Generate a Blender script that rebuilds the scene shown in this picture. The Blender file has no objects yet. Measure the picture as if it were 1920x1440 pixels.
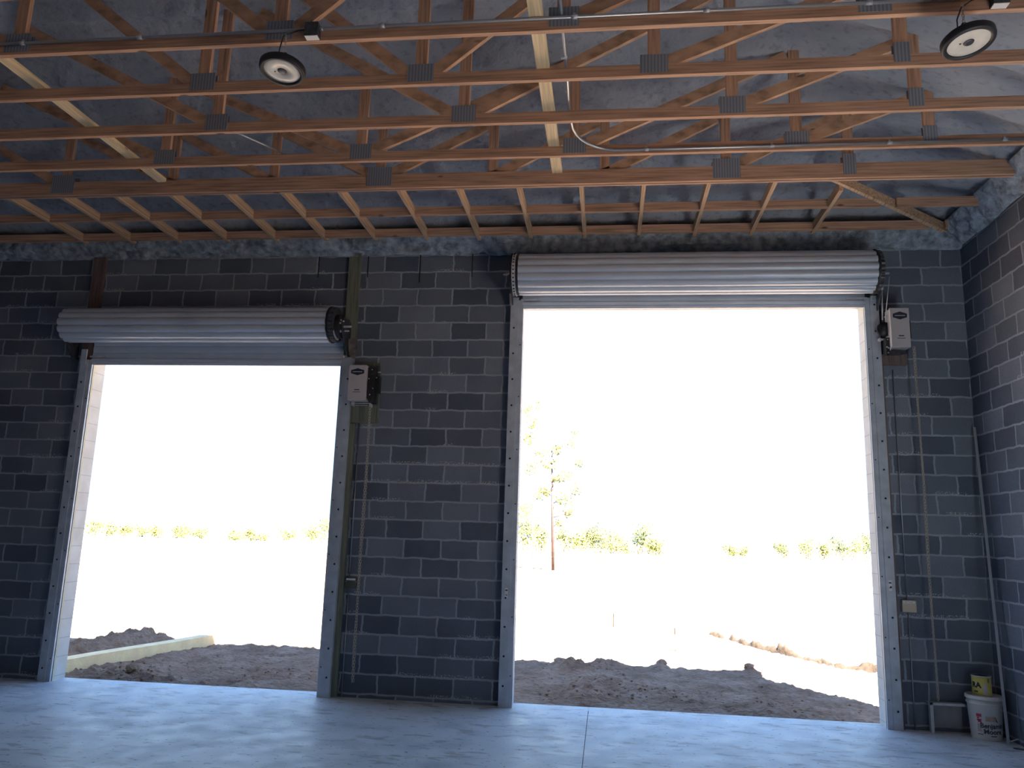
import bpy, bmesh, math, random
from mathutils import Vector, Matrix, noise
random.seed(7)
C = bpy.context.scene.collection
SC = bpy.context.scene
PI = math.pi
# ------------------------------------------------------------------ camera
F_PX, YAW, PITCH, ROLL = 1486.99572, .122838113, .191246603, .0311960481
CAM = Vector((2.98882, -8.535218, 1.656589))
fw = Vector((-math.sin(YAW)*math.cos(PITCH), math.cos(YAW)*math.cos(PITCH), math.sin(PITCH)))
r0 = Vector((math.cos(YAW), math.sin(YAW), 0)); u0 = r0.cross(fw)
rr = r0*math.cos(ROLL)+u0*math.sin(ROLL); uu = -r0*math.sin(ROLL)+u0*math.cos(ROLL)
cd = bpy.data.cameras.new('camera'); cam = bpy.data.objects.new('camera', cd); C.objects.link(cam)
cam.matrix_world = Matrix(((rr.x, uu.x, -fw.x, CAM.x), (rr.y, uu.y, -fw.y, CAM.y), (rr.z, uu.z, -fw.z, CAM.z), (0, 0, 0, 1)))
cd.sensor_width = 36; cd.lens = F_PX/1920*36; cd.clip_start = .05; cd.clip_end = 1000
SC.camera = cam
# ------------------------------------------------------------------ sky, sun, exposure
w = bpy.data.worlds.new('sky'); SC.world = w; w.use_nodes = True
nt = w.node_tree; bg = nt.nodes['Background']
tc = nt.nodes.new('ShaderNodeTexCoord'); sx = nt.nodes.new('ShaderNodeSeparateXYZ'); rp = nt.nodes.new('ShaderNodeValToRGB')
nt.links.new(tc.outputs['Generated'], sx.inputs[0]); nt.links.new(sx.outputs['Z'], rp.inputs[0]); nt.links.new(rp.outputs[0], bg.inputs[0])
rp.color_ramp.elements[0].position = .0; rp.color_ramp.elements[0].color = (.50, .73, 1, 1)
rp.color_ramp.elements[1].position = .8; rp.color_ramp.elements[1].color = (.16, .34, .80, 1)
e = rp.color_ramp.elements.new(.30); e.color = (.49, .72, 1, 1)
bg.inputs['Strength'].default_value = 2.1
sd = bpy.data.lights.new('sun', 'SUN'); sun = bpy.data.objects.new('sun', sd); C.objects.link(sun)
sd.energy = 74; sd.angle = .0093; sd.color = (1, .965, .92)
sun.rotation_euler = Vector((-2.01, 3.25, -5.17)).to_track_quat('-Z', 'Y').to_euler()
sun.location = (20, -25, 30)
SC.view_settings.view_transform = 'Standard'; SC.view_settings.look = 'None'
SC.view_settings.exposure = 0.0; SC.view_settings.gamma = 1; SC.view_settings.use_curve_mapping = False
SC.cycles.use_denoising = True
SC.cycles.max_bounces = 10; SC.cycles.diffuse_bounces = 8; SC.cycles.glossy_bounces = 4
SC.cycles.sample_clamp_indirect = 6

# ------------------------------------------------------------------ material helpers
MATS = {}
def mat(name, color, rough=.6, metal=0., var=0., scale=6., bump=0., bscale=40., stretch=(1, 1, 1), spec=.5, detail=4, col2=None):
    if name in MATS: return MATS[name]
    m = bpy.data.materials.new(name); m.use_nodes = True; MATS[name] = m
    t = m.node_tree; b = t.nodes['Principled BSDF']
    b.inputs['Base Color'].default_value = (*color, 1); b.inputs['Roughness'].default_value = rough
    b.inputs['Metallic'].default_value = metal; b.inputs['Specular IOR Level'].default_value = spec
    co = t.nodes.new('ShaderNodeTexCoord'); mp = t.nodes.new('ShaderNodeMapping'); mp.inputs['Scale'].default_value = stretch
    t.links.new(co.outputs['Object'], mp.inputs[0])
    if var or col2:
        n = t.nodes.new('ShaderNodeTexNoise'); n.inputs['Scale'].default_value = scale; n.inputs['Detail'].default_value = detail
        t.links.new(mp.outputs[0], n.inputs[0])
        r = t.nodes.new('ShaderNodeValToRGB'); t.links.new(n.outputs[0], r.inputs[0]); t.links.new(r.outputs[0], b.inputs['Base Color'])
        c2 = col2 or tuple(min(1, c*(1+var)) for c in color); c1 = color if col2 else tuple(c*(1-var) for c in color)
        r.color_ramp.elements[0].position = .3; r.color_ramp.elements[1].position = .7
        r.color_ramp.elements[0].color = (*c1, 1); r.color_ramp.elements[1].color = (*c2, 1)
    if bump:
        n2 = t.nodes.new('ShaderNodeTexNoise'); n2.inputs['Scale'].default_value = bscale; n2.inputs['Detail'].default_value = 6
        t.links.new(mp.outputs[0], n2.inputs[0]); bp = t.nodes.new('ShaderNodeBump'); bp.inputs['Strength'].default_value = bump
        bp.inputs['Distance'].default_value = .02
        t.links.new(n2.outputs[0], bp.inputs['Height']); t.links.new(bp.outputs[0], b.inputs['Normal'])
    return m

def N(t, kind, **kw):
    n = t.nodes.new(kind)
    for k, v in kw.items(): setattr(n, k, v)
    return n

def math_node(t, op, a, b=None, clamp=False):
    n = t.nodes.new('ShaderNodeMath'); n.operation = op; n.use_clamp = clamp
    for i, v in enumerate((a, b)):
        if v is None: continue
        if isinstance(v, (int, float)): n.inputs[i].default_value = v
        else: t.links.new(v, n.inputs[i])
    return n.outputs[0]

def mix(t, fac, a, b, blend='MIX'):
    n = t.nodes.new('ShaderNodeMix'); n.data_type = 'RGBA'; n.blend_type = blend
    if isinstance(fac, (int, float)): n.inputs[0].default_value = fac
    else: t.links.new(fac, n.inputs[0])
    for i, v in ((6, a), (7, b)):
        if isinstance(v, tuple): n.inputs[i].default_value = (*v, 1)
        else: t.links.new(v, n.inputs[i])
    return n.outputs[2]

def ramp(t, src, stops):
    r = t.nodes.new('ShaderNodeValToRGB'); t.links.new(src, r.inputs[0]); el = r.color_ramp.elements
    while len(el) < len(stops): el.new(.5)
    for e, (p, c) in zip(el, stops): e.position = p; e.color = (*c, 1) if isinstance(c, tuple) else (c, c, c, 1)
    return r.outputs[0]

BW, BH = .4064, .20113
def block_material(name, axis):
    m = bpy.data.materials.new(name); m.use_nodes = True; t = m.node_tree; b = t.nodes['Principled BSDF']
    co = N(t, 'ShaderNodeTexCoord'); s = N(t, 'ShaderNodeSeparateXYZ'); t.links.new(co.outputs['Object'], s.inputs[0])
    # slightly wobbling joints
    nz = N(t, 'ShaderNodeTexNoise'); nz.inputs['Scale'].default_value = 8; nz.inputs['Detail'].default_value = 4
    t.links.new(co.outputs['Object'], nz.inputs[0])
    sc = N(t, 'ShaderNodeSeparateColor'); t.links.new(nz.outputs['Color'], sc.inputs[0])
    h = math_node(t, 'ADD', s.outputs[axis], math_node(t, 'MULTIPLY', math_node(t, 'SUBTRACT', sc.outputs[0], .5), .042))
    v = math_node(t, 'ADD', s.outputs['Z'], math_node(t, 'MULTIPLY', math_node(t, 'SUBTRACT', sc.outputs[1], .5), .030))
    cb = N(t, 'ShaderNodeCombineXYZ'); t.links.new(h, cb.inputs[0]); t.links.new(v, cb.inputs[1])
    br = N(t, 'ShaderNodeTexBrick'); br.offset = .5; br.offset_frequency = 2; br.squash = 1
    t.links.new(cb.outputs[0], br.inputs['Vector'])
    br.inputs['Scale'].default_value = 1; br.inputs['Brick Width'].default_value = BW; br.inputs['Row Height'].default_value = BH
    br.inputs['Mortar Size'].default_value = .0115; br.inputs['Mortar Smooth'].default_value = .25; br.inputs['Bias'].default_value = -.1
    br.inputs['Color1'].default_value = (.15, .18, .235, 1); br.inputs['Color2'].default_value = (.32, .365, .44, 1)  # slight blue tint in the block colours stands in for lens glare
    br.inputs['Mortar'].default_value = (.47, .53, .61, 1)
    n1 = N(t, 'ShaderNodeTexNoise'); n1.inputs['Scale'].default_value = 2.2; n1.inputs['Detail'].default_value = 5
    n2 = N(t, 'ShaderNodeTexNoise'); n2.inputs['Scale'].default_value = 90; n2.inputs['Detail'].default_value = 5
    for n in (n1, n2): t.links.new(co.outputs['Object'], n.inputs[0])
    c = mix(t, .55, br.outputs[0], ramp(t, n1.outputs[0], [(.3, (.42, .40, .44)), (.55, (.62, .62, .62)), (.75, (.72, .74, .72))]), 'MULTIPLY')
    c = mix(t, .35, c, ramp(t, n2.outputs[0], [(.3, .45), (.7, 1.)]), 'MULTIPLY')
    # lime bloom specks: irregular patches along the lower edges of a few courses
    fr = math_node(t, 'FRACT', math_node(t, 'DIVIDE', v, BH))
    edge = math_node(t, 'LESS_THAN', fr, .17)
    n3 = N(t, 'ShaderNodeTexNoise'); n3.inputs['Scale'].default_value = 1.1; t.links.new(co.outputs['Object'], n3.inputs[0])
    n4 = N(t, 'ShaderNodeTexNoise'); n4.inputs['Scale'].default_value = 70; n4.inputs['Detail'].default_value = 3; t.links.new(co.outputs['Object'], n4.inputs[0])
    patch = math_node(t, 'MULTIPLY', math_node(t, 'GREATER_THAN', n3.outputs[0], .56), math_node(t, 'GREATER_THAN', n4.outputs[0], .56))
    c = mix(t, math_node(t, 'MULTIPLY', math_node(t, 'MULTIPLY', patch, edge), .7), c, (.62, .62, .62))
    t.links.new(c, b.inputs['Base Color']); b.inputs['Roughness'].default_value = .9; b.inputs['Specular IOR Level'].default_value = .2
    bp = N(t, 'ShaderNodeBump'); bp.inputs['Strength'].default_value = .5; bp.inputs['Distance'].default_value = .008
    hh = math_node(t, 'ADD', math_node(t, 'MULTIPLY', br.outputs['Fac'], -1.), math_node(t, 'MULTIPLY', n2.outputs[0], .6))
    t.links.new(hh, bp.inputs['Height']); t.links.new(bp.outputs[0], b.inputs['Normal'])
    return m
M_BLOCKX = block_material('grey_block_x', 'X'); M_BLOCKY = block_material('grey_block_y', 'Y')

def painted_block():
    m = bpy.data.materials.new('painted_block'); m.use_nodes = True; t = m.node_tree; b = t.nodes['Principled BSDF']
    co = N(t, 'ShaderNodeTexCoord'); s = N(t, 'ShaderNodeSeparateXYZ'); t.links.new(co.outputs['Object'], s.inputs[0])
    fr = math_node(t, 'FRACT', math_node(t, 'DIVIDE', s.outputs['Z'], BH))
    line = math_node(t, 'LESS_THAN', fr, .04)
    n = N(t, 'ShaderNodeTexNoise'); n.inputs['Scale'].default_value = 5; t.links.new(co.outputs['Object'], n.inputs[0])
    c = mix(t, math_node(t, 'MULTIPLY', line, .5), ramp(t, n.outputs[0], [(.3, (.60, .59, .56)), (.7, (.70, .70, .68))]), (.30, .30, .30))
    t.links.new(c, b.inputs['Base Color']); b.inputs['Roughness'].default_value = .8
    return m
M_PAINT = painted_block()

def wood_material(name, base, stretch, dark=.55):
    m = bpy.data.materials.new(name); m.use_nodes = True; t = m.node_tree; b = t.nodes['Principled BSDF']
    co = N(t, 'ShaderNodeTexCoord'); mp = N(t, 'ShaderNodeMapping'); mp.inputs['Scale'].default_value = stretch
    t.links.new(co.outputs['Object'], mp.inputs[0])
    n = N(t, 'ShaderNodeTexNoise'); n.inputs['Scale'].default_value = 6; n.inputs['Detail'].default_value = 6; t.links.new(mp.outputs[0], n.inputs[0])
    lo = tuple(c*dark for c in base)
    c = ramp(t, n.outputs[0], [(.3, lo), (.5, base), (.72, tuple(min(1, c*1.25) for c in base))])
    vo = N(t, 'ShaderNodeTexVoronoi'); vo.inputs['Scale'].default_value = 1.
    mp2 = N(t, 'ShaderNodeMapping'); mp2.inputs['Scale'].default_value = tuple(1.7 if q == min(stretch) else 4.5 for q in stretch)
    t.links.new(co.outputs['Object'], mp2.inputs[0]); t.links.new(mp2.outputs[0], vo.inputs['Vector'])
    knot = ramp(t, vo.outputs['Distance'], [(.05, 1.), (.085, 0.)])
    c = mix(t, math_node(t, 'MULTIPLY', knot, .85), c, tuple(q*.18 for q in base))
    t.links.new(c, b.inputs['Base Color']); b.inputs['Roughness'].default_value = .75; b.inputs['Specular IOR Level'].default_value = .25
    return m
WB = (.52, .315, .21)
M_WX = wood_material('pine_along_x', WB, (.35, 9, 9)); M_WY = wood_material('pine_along_y', (.60, .40, .25), (9, .35, 9)); M_WZ = wood_material('pine_upright', WB, (9, 9, .35))
M_WD = wood_material('pine_diagonal', (.50, .315, .205), (1.1, 9, 1.9))
M_WPALE = wood_material('pale_pine', (.72, .58, .36), (9, .35, 9), .8)
M_TREAT = wood_material('treated_board', (.19, .205, .16), (9, 9, .35)); M_TREATB = wood_material('brown_board', (.18, .13, .12), (9, 9, .35))
def plate_material():
    m = bpy.data.materials.new('galvanised_plate'); m.use_nodes = True; t = m.node_tree; b = t.nodes['Principled BSDF']
    co = N(t, 'ShaderNodeTexCoord'); s = N(t, 'ShaderNodeSeparateXYZ'); t.links.new(co.outputs['Object'], s.inputs[0])
    f = math_node(t, 'GREATER_THAN', math_node(t, 'FRACT', math_node(t, 'MULTIPLY', s.outputs['X'], 42)), .55)
    t.links.new(mix(t, f, (.20, .22, .26), (.30, .33, .38)), b.inputs['Base Color']); b.inputs['Roughness'].default_value = .6; b.inputs['Metallic'].default_value = .25
    return m
M_PLATE = plate_material()
M_STEEL = mat('galvanised_steel', (.62, .64, .66), .42, .3, var=.15, scale=14)
M_GUIDE = mat('guide_steel', (.50, .56, .63), .5, .1, var=.14, scale=8)
M_SLAT = mat('slat_steel', (.60, .67, .76), .38, .2, var=.06, scale=3)
M_BLACK = mat('black_iron', (.018, .018, .02), .5)
M_DARK = mat('dark_steel', (.07, .075, .085), .45, .4, var=.4, scale=30)
M_RUST = mat('rusty_plate', (.20, .17, .16), .6, .2, var=.45, scale=12)
M_HOLE = mat('bolt_black', (.012, .012, .014), .6)
M_GREYBOX = mat('operator_grey', (.60, .57, .58), .5, .1, var=.04)
M_NAVY = mat('label_navy', (.03, .035, .06), .5)
M_WHITE = mat('white_print', (.8, .8, .8), .5)
M_LENS = mat('lamp_lens', (.80, .78, .70), .35, var=.05, scale=20)
M_HOUS = mat('lamp_housing', (.012, .013, .018), .55)
M_CHAIN = mat('chain_brass', (.52, .47, .40), .45, .45)
M_COND = mat('conduit_steel', (.42, .44, .47), .35, .7)
M_CAULK = mat('cream_sealant', (.62, .55, .33), .6, var=.1)
M_BEIGE = mat('beige_box', (.58, .50, .38), .5)
M_BUCKET = mat('bucket_plastic', (.74, .72, .68), .45, var=.03)
M_RED = mat('label_red', (.42, .05, .09), .5); M_TAN = mat('label_tan', (.44, .33, .24), .5)
M_YEL = mat('can_yellow', (.62, .56, .15), .5, var=.12, scale=9); M_LILAC = mat('can_pale_patch', (.50, .48, .52), .5)
M_FOAM = mat('foam_bead', (.27, .32, .38), .85, var=.5, scale=13, bump=1., bscale=22, detail=8)
M_CONC = mat('footing_concrete', (.94, .74, .44), .9, var=.12, scale=5, bump=.3)
M_ROOF = mat('roof_shingle', (.12, .12, .12), .9)
M_SKIN = mat('outer_white_wall', (.62, .61, .58), .85)

# ------------------------------------------------------------------ mesh builder
class MB:
    def __init__(s): s.v = []; s.f = []; s.mi = []; s.cur = 0; s.smooth = []; s.sm = False
    def add(s, vs, fs):
        o = len(s.v); s.v += [Vector(p) for p in vs]
        for f in fs: s.f.append([o+i for i in f]); s.mi.append(s.cur); s.smooth.append(s.sm)
        return s
    def box(s, a, b):
        (x0, y0, z0), (x1, y1, z1) = a, b
        x0, x1 = sorted((x0, x1)); y0, y1 = sorted((y0, y1)); z0, z1 = sorted((z0, z1))
        return s.add([(x0, y0, z0), (x1, y0, z0), (x1, y1, z0), (x0, y1, z0), (x0, y0, z1), (x1, y0, z1), (x1, y1, z1), (x0, y1, z1)],
                     [(0, 3, 2, 1), (4, 5, 6, 7), (0, 1, 5, 4), (1, 2, 6, 5), (2, 3, 7, 6), (3, 0, 4, 7)])
    def beam(s, p, q, wd, ht, up=(0, 0, 1)):
        p, q = Vector(p), Vector(q); d = (q-p).normalized(); sd = d.cross(Vector(up)).normalized(); u = sd.cross(d)
        vs = [c+sd*(a*wd/2)+u*(b*ht/2) for c in (p, q) for a, b in ((-1, -1), (1, -1), (1, 1), (-1, 1))]
        return s.add(vs, [(3, 2, 1, 0), (4, 5, 6, 7), (0, 1, 5, 4), (1, 2, 6, 5), (2, 3, 7, 6), (3, 0, 4, 7)])
    def tube(s, pts, r, n=8, caps=True, closed=False):
        pts = [Vector(p) for p in pts]; o = len(s.v); m = len(pts); prev = None
        for i, p in enumerate(pts):
            if closed: d = pts[(i+1) % m]-pts[i-1]
            else: d = pts[min(i+1, m-1)]-pts[max(i-1, 0)]
            d.normalize()
            if prev is None: a = d.orthogonal().normalized()
            else: a = (prev-d*prev.dot(d)).normalized()
            prev = a; b = d.cross(a)
            rad = r[i] if isinstance(r, (list, tuple)) else r
            s.v += [p+(a*math.cos(2*PI*k/n)+b*math.sin(2*PI*k/n))*rad for k in range(n)]
        for i in range(m if closed else m-1):
            j = (i+1) % m
            for k in range(n):
                s.f.append([o+i*n+k, o+i*n+(k+1) % n, o+j*n+(k+1) % n, o+j*n+k]); s.mi.append(s.cur); s.smooth.append(True)
        if caps and not closed:
            s.f.append([o+k for k in range(n)][::-1]); s.f.append([o+(m-1)*n+k for k in range(n)]); s.mi += [s.cur]*2; s.smooth += [False]*2
        return s
    def lathe(s, prof, n=32, M=None, smooth=True, caps=True):      # prof: (r, z) list, axis z
        o = len(s.v); M = M or Matrix.Identity(4)
        for r, z in prof:
            for k in range(n): s.v.append(M @ Vector((r*math.cos(2*PI*k/n), r*math.sin(2*PI*k/n), z)))
        for i in range(len(prof)-1):
            for k in range(n):
                s.f.append([o+i*n+k, o+i*n+(k+1) % n, o+(i+1)*n+(k+1) % n, o+(i+1)*n+k]); s.mi.append(s.cur); s.smooth.append(smooth)
        for i, fl in ((0, 1), (len(prof)-1, 0)):
            if caps and prof[i][0] > 1e-5:
                f = [o+i*n+k for k in range(n)]; s.f.append(f[::-1] if fl else f); s.mi.append(s.cur); s.smooth.append(False)
        return s
    def prism(s, poly, axis, a, b):                      # poly in the two other axes, extruded along axis
        n = len(poly); P = []
        for t in (a, b):
            for (p, q) in poly: P.append({'x': (t, p, q), 'y': (p, t, q), 'z': (p, q, t)}[axis])
        s.add(P, [tuple(range(n))[::-1], tuple(range(n, 2*n))]+[(i, (i+1) % n, n+(i+1) % n, n+i) for i in range(n)]); return s

ORG = {}
def pieces(name, mb, mats, parent):
    """one object per loose piece of a builder mesh"""
    par = list(range(len(mb.v)))
    def find(i):
        while par[i] != i: par[i] = par[par[i]]; i = par[i]
        return i
    for f in mb.f:
        for k in f[1:]: par[find(k)] = find(f[0])
    groups = {}
    for fi, f in enumerate(mb.f): groups.setdefault(find(f[0]), []).append(fi)
    for fis in groups.values():
        m = MB(); idx = {}
        for fi in fis:
            for v in mb.f[fi]:
                if v not in idx: idx[v] = len(m.v); m.v.append(mb.v[v])
            m.f.append([idx[v] for v in mb.f[fi]]); m.mi.append(mb.mi[fi]); m.smooth.append(mb.smooth[fi])
        o = obj(name, m, mats, parent)
    return o
def finish(o, label=None, cat=None, group=None, kind=None):
    if label: o['label'] = label
    if cat: o['category'] = cat
    if group: o['group'] = group
    if kind: o['kind'] = kind
    return o
def obj(name, mb, mats, parent=None, loc=None, bevel=0, fix=True):
    org = ORG[parent.name] if parent else Vector(loc or (0, 0, 0))
    me = bpy.data.meshes.new(name); me.from_pydata([v-org for v in mb.v], [], mb.f)
    for m in (mats if isinstance(mats, (list, tuple)) else [mats]): me.materials.append(m)
    for p, i, sm in zip(me.polygons, mb.mi, mb.smooth): p.material_index = i; p.use_smooth = sm
    if fix:
        bm = bmesh.new(); bm.from_mesh(me); bmesh.ops.recalc_face_normals(bm, faces=bm.faces); bm.to_mesh(me); bm.free()
    me.update(); o = bpy.data.objects.new(name, me); C.objects.link(o); ORG[o.name] = org.copy()
    if parent: o.parent = parent
    else: o.location = org
    if bevel:
        md = o.modifiers.new('bevel', 'BEVEL'); md.width = bevel; md.segments = 2; md.limit_method = 'ANGLE'
    return o
def thing(name, loc, label, cat, group=None, kind=None):
    o = bpy.data.objects.new(name, None); C.objects.link(o); o.location = loc; o.empty_display_size = .1
    ORG[o.name] = Vector(loc); return finish(o, label, cat, group, kind)
def text_mb(txt, size, place, extrude=.001, weight=0., align='CENTER'):
    """lettering turned into mesh; place maps (u, v, d) in metres to world"""
    cu = bpy.data.curves.new('lettering', 'FONT'); cu.body = txt; cu.size = size; cu.align_x = align; cu.extrude = extrude; cu.offset = weight
    cu.resolution_u = 3
    t = bpy.data.objects.new('lettering', cu); C.objects.link(t); dg = bpy.context.evaluated_depsgraph_get()
    me = bpy.data.meshes.new_from_object(t.evaluated_get(dg)); C.objects.unlink(t); bpy.data.objects.remove(t)
    mb = MB(); mb.add([place(v.co.x, v.co.y, v.co.z) for v in me.vertices], [tuple(p.vertices) for p in me.polygons]); bpy.data.meshes.remove(me); return mb

# ------------------------------------------------------------------ the building shell
FZ = -.04                     # slab level
XL, XR = -5.2, 6.706          # inner faces of the side walls
YF = -13.0                    # inner face of the wall behind the camera
WT = .2; WTOP = 24*BH+.03
D1 = (-3.048, 0.0, 18*BH); D2 = (2.032, 5.690, 21*BH)
def wall_mesh(xs, zs, solid, y0, y1, axis, m_reveal=1):
    mb = MB(); nx, nz = len(xs)-1, len(zs)-1
    P = (lambda a, y, z: (a, y, z)) if axis == 'x' else (lambda a, y, z: (y, a, z))
    for i in range(nx):
        for k in range(nz):
            if not solid(i, k): continue
            a, b, c, d = xs[i], xs[i+1], zs[k], zs[k+1]
            mb.cur = 0; mb.add([P(a, y0, c), P(b, y0, c), P(b, y0, d), P(a, y0, d)], [(0, 1, 2, 3)])
            mb.cur = m_reveal; mb.add([P(a, y1, c), P(b, y1, c), P(b, y1, d), P(a, y1, d)], [(3, 2, 1, 0)])
            for di, dk, q in ((-1, 0, (a, a, c, d)), (1, 0, (b, b, c, d)), (0, -1, (a, b, c, c)), (0, 1, (a, b, d, d))):
                ii, kk = i+di, k+dk
                if 0 <= ii < nx and 0 <= kk < nz and solid(ii, kk): continue
                if di: mb.add([P(q[0], y0, q[2]), P(q[0], y1, q[2]), P(q[0], y1, q[3]), P(q[0], y0, q[3])], [(0, 1, 2, 3)])
                else: mb.add([P(q[0], y0, q[2]), P(q[1], y0, q[2]), P(q[1], y1, q[2]), P(q[0], y1, q[2])], [(0, 1, 2, 3)])
    return mb
def weld(o):
    bm = bmesh.new(); bm.from_mesh(o.data); bmesh.ops.remove_doubles(bm, verts=bm.verts, dist=1e-4); bmesh.ops.recalc_face_normals(bm, faces=bm.faces); bm.to_mesh(o.data); bm.free()
xs = [XL-WT, D1[0], D1[1], D2[0], D2[1], XR+WT]; zs = [-.3, FZ-.001, D1[2], D2[2], WTOP]
def solid_back(i, k):
    if i == 1 and k == 1: return False
    if i == 3 and k in (1, 2): return False
    return True
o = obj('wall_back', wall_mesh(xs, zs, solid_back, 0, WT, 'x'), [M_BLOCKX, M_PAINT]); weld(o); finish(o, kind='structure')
o = obj('wall_right', wall_mesh([YF, -6.9, -4.3, -.0005], [-.3, FZ-.001, 2.5, WTOP], lambda i, k: not (i == 1 and k == 1), XR, XR+WT, 'y'), [M_BLOCKY, M_PAINT]); weld(o); finish(o, kind='structure')  # unseen opening added here so sun on the floor lights the trusses
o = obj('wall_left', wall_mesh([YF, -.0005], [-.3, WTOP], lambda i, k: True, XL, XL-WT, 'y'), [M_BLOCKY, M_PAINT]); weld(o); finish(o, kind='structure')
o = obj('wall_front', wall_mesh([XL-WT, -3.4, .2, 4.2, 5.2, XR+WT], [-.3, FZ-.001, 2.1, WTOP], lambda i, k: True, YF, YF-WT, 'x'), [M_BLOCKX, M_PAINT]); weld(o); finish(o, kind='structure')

# floor slab
def floor_material():
    m = bpy.data.materials.new('slab_concrete'); m.use_nodes = True; t = m.node_tree; b = t.nodes['Principled BSDF']
    co = N(t, 'ShaderNodeTexCoord'); s = N(t, 'ShaderNodeSeparateXYZ'); t.links.new(co.outputs['Object'], s.inputs[0])
    def nz(sc, det=5, st=(1, 1, 1), rot=0):
        mp = N(t, 'ShaderNodeMapping'); mp.inputs['Scale'].default_value = st; mp.inputs['Rotation'].default_value = (0, 0, rot)
        t.links.new(co.outputs['Object'], mp.inputs[0])
        n = N(t, 'ShaderNodeTexNoise'); n.inputs['Scale'].default_value = sc; n.inputs['Detail'].default_value = det; t.links.new(mp.outputs[0], n.inputs[0]); return n.outputs[0]
    c = ramp(t, nz(1.3), [(.3, (.56, .62, .66)), (.5, (.65, .71, .75)), (.7, (.72, .77, .80))])
    c = mix(t, .6, c, ramp(t, nz(2.6, 7, (1, 1, 1)), [(.35, .74), (.5, 1.)]), 'MULTIPLY')
    st = ramp(t, nz(9, 5, (.5, 1.3, 1), .3), [(.58, 0.), (.66, 1.)])
    c = mix(t, math_node(t, 'MULTIPLY', st, .5), c, (.24, .21, .18))
    sp = ramp(t, nz(26, 2, (.8, 1.2, 1)), [(.66, 0.), (.70, 1.)])
    c = mix(t, math_node(t, 'MULTIPLY', sp, .75), c, (.08, .08, .09))
    br = ramp(t, nz(3.1, 6, (.7, 1, 1)), [(.64, 0.), (.7, 1.)])
    c = mix(t, math_node(t, 'MULTIPLY', br, .42), c, (.27, .22, .17))
    t.links.new(c, b.inputs['Base Color'])
    t.links.new(ramp(t, nz(4), [(.3, .38), (.7, .6)]), b.inputs['Roughness'])
    bp = N(t, 'ShaderNodeBump'); bp.inputs['Strength'].default_value = .25; bp.inputs['Distance'].default_value = .006
    t.links.new(nz(7, 6), bp.inputs['Height']); t.links.new(bp.outputs[0], b.inputs['Normal'])
    return m
M_FLOOR = floor_material()
fl = MB()
JX = 2.815                                    # sawn joint: a real 5 mm groove between two slab pours
for a, b in ((XL-WT, JX-.003), (JX+.003, XR+WT)): fl.box((a, YF-WT, -.32), (b, WT-.002, FZ))
fl.box((XL-WT, YF-WT, -.32), (XR+WT, WT-.002, FZ-.03))
finish(obj('floor', fl, M_FLOOR), kind='structure')

# ceiling: spray foam on the underside of a hip roof
SL = .417; ZB = 4.95; ZT0 = ZB+.089
TRY = [-4.43, -3.84, -3.27, -2.675, -2.09, -1.51]
def deck(x, y):
    return ZT0+SL*min(-y, XR-x, x-XL, y-YF)
def foam_material():
    m = bpy.data.materials.new('spray_foam'); m.use_nodes = True; t = m.node_tree; b = t.nodes['Principled BSDF']
    co = N(t, 'ShaderNodeTexCoord')
    def nz(sc, det=5, st=(1, 1, 1)):
        mp = N(t, 'ShaderNodeMapping'); mp.inputs['Scale'].default_value = st; t.links.new(co.outputs['Object'], mp.inputs[0])
        n = N(t, 'ShaderNodeTexNoise'); n.inputs['Scale'].default_value = sc; n.inputs['Detail'].default_value = det; t.links.new(mp.outputs[0], n.inputs[0]); return n.outputs[0]
    c = ramp(t, nz(1.6, 6, (.6, 1.4, 1)), [(.3, (.24, .265, .31)), (.5, (.32, .35, .40)), (.7, (.40, .43, .48))])
    c = mix(t, .5, c, ramp(t, nz(14, 8, (.9, 1.2, 1.)), [(.34, .55), (.45, 1.)]), 'MULTIPLY')
    t.links.new(c, b.inputs['Base Color']); b.inputs['Roughness'].default_value = .85
    bp = N(t, 'ShaderNodeBump'); bp.inputs['Strength'].default_value = .8; bp.inputs['Distance'].default_value = .04
    t.links.new(nz(9, 7), bp.inputs['Height']); t.links.new(bp.outputs[0], b.inputs['Normal'])
    return m
M_DECK = foam_material()
def ceil_mesh():
    mb = MB(); st = .06; nx = int((XR-XL)/st)+1; Y1 = -6.0; ny = int(6.0/st)+1; mb.sm = True
    def z(x, y):
        d = deck(x, y); n = noise.noise(Vector((x*1.6, y*2.4, 0)))*.035+noise.noise(Vector((x*6, y*8, 3)))*.016
        # foam humps over the embedded top chords
        for ty in TRY:
            g = math.exp(-((y-ty)/.05)**2); n -= .055*g
        if -y < XR-x:                     # rafter ridges under the back slope
            fx = ((x+.24) % .58)-.29; n -= .03*math.exp(-(fx/.03)**2)
        else:
            fy = ((y+.2) % .58)-.29; n -= .03*math.exp(-(fy/.03)**2)
        return d+n
    vs = []
    for j in range(ny+1):
        for i in range(nx+1):
            x = XL+(XR-XL)*i/nx; y = Y1*(1-j/ny); vs.append((x, y, z(x, y)))
    fs = [(j*(nx+1)+i, (j+1)*(nx+1)+i, (j+1)*(nx+1)+i+1, j*(nx+1)+i+1) for j in range(ny) for i in range(nx)]
    mb.add(vs, fs)
    # rest of the roof behind the camera, plain
    mb.sm = False
    xm = (XL+XR)/2; h = (XR-XL)/2
    zt = lambda x, y: deck(x, y)
    A = [(XL, Y1, ZT0), (XR, Y1, ZT0), (XR, YF, ZT0), (XL, YF, ZT0)]
    ydn = YF+h
    rid = [(xm, Y1-.001, deck(xm, Y1)), (xm, min(ydn, Y1-.5), deck(xm, ydn))]
    mb.add(A+rid, [(0, 4, 5, 3), (1, 2, 5, 4), (2, 3, 5), (0, 1, 4)][:3])
    return mb
finish(obj('ceiling', ceil_mesh(), M_DECK, fix=False), kind='structure')
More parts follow.
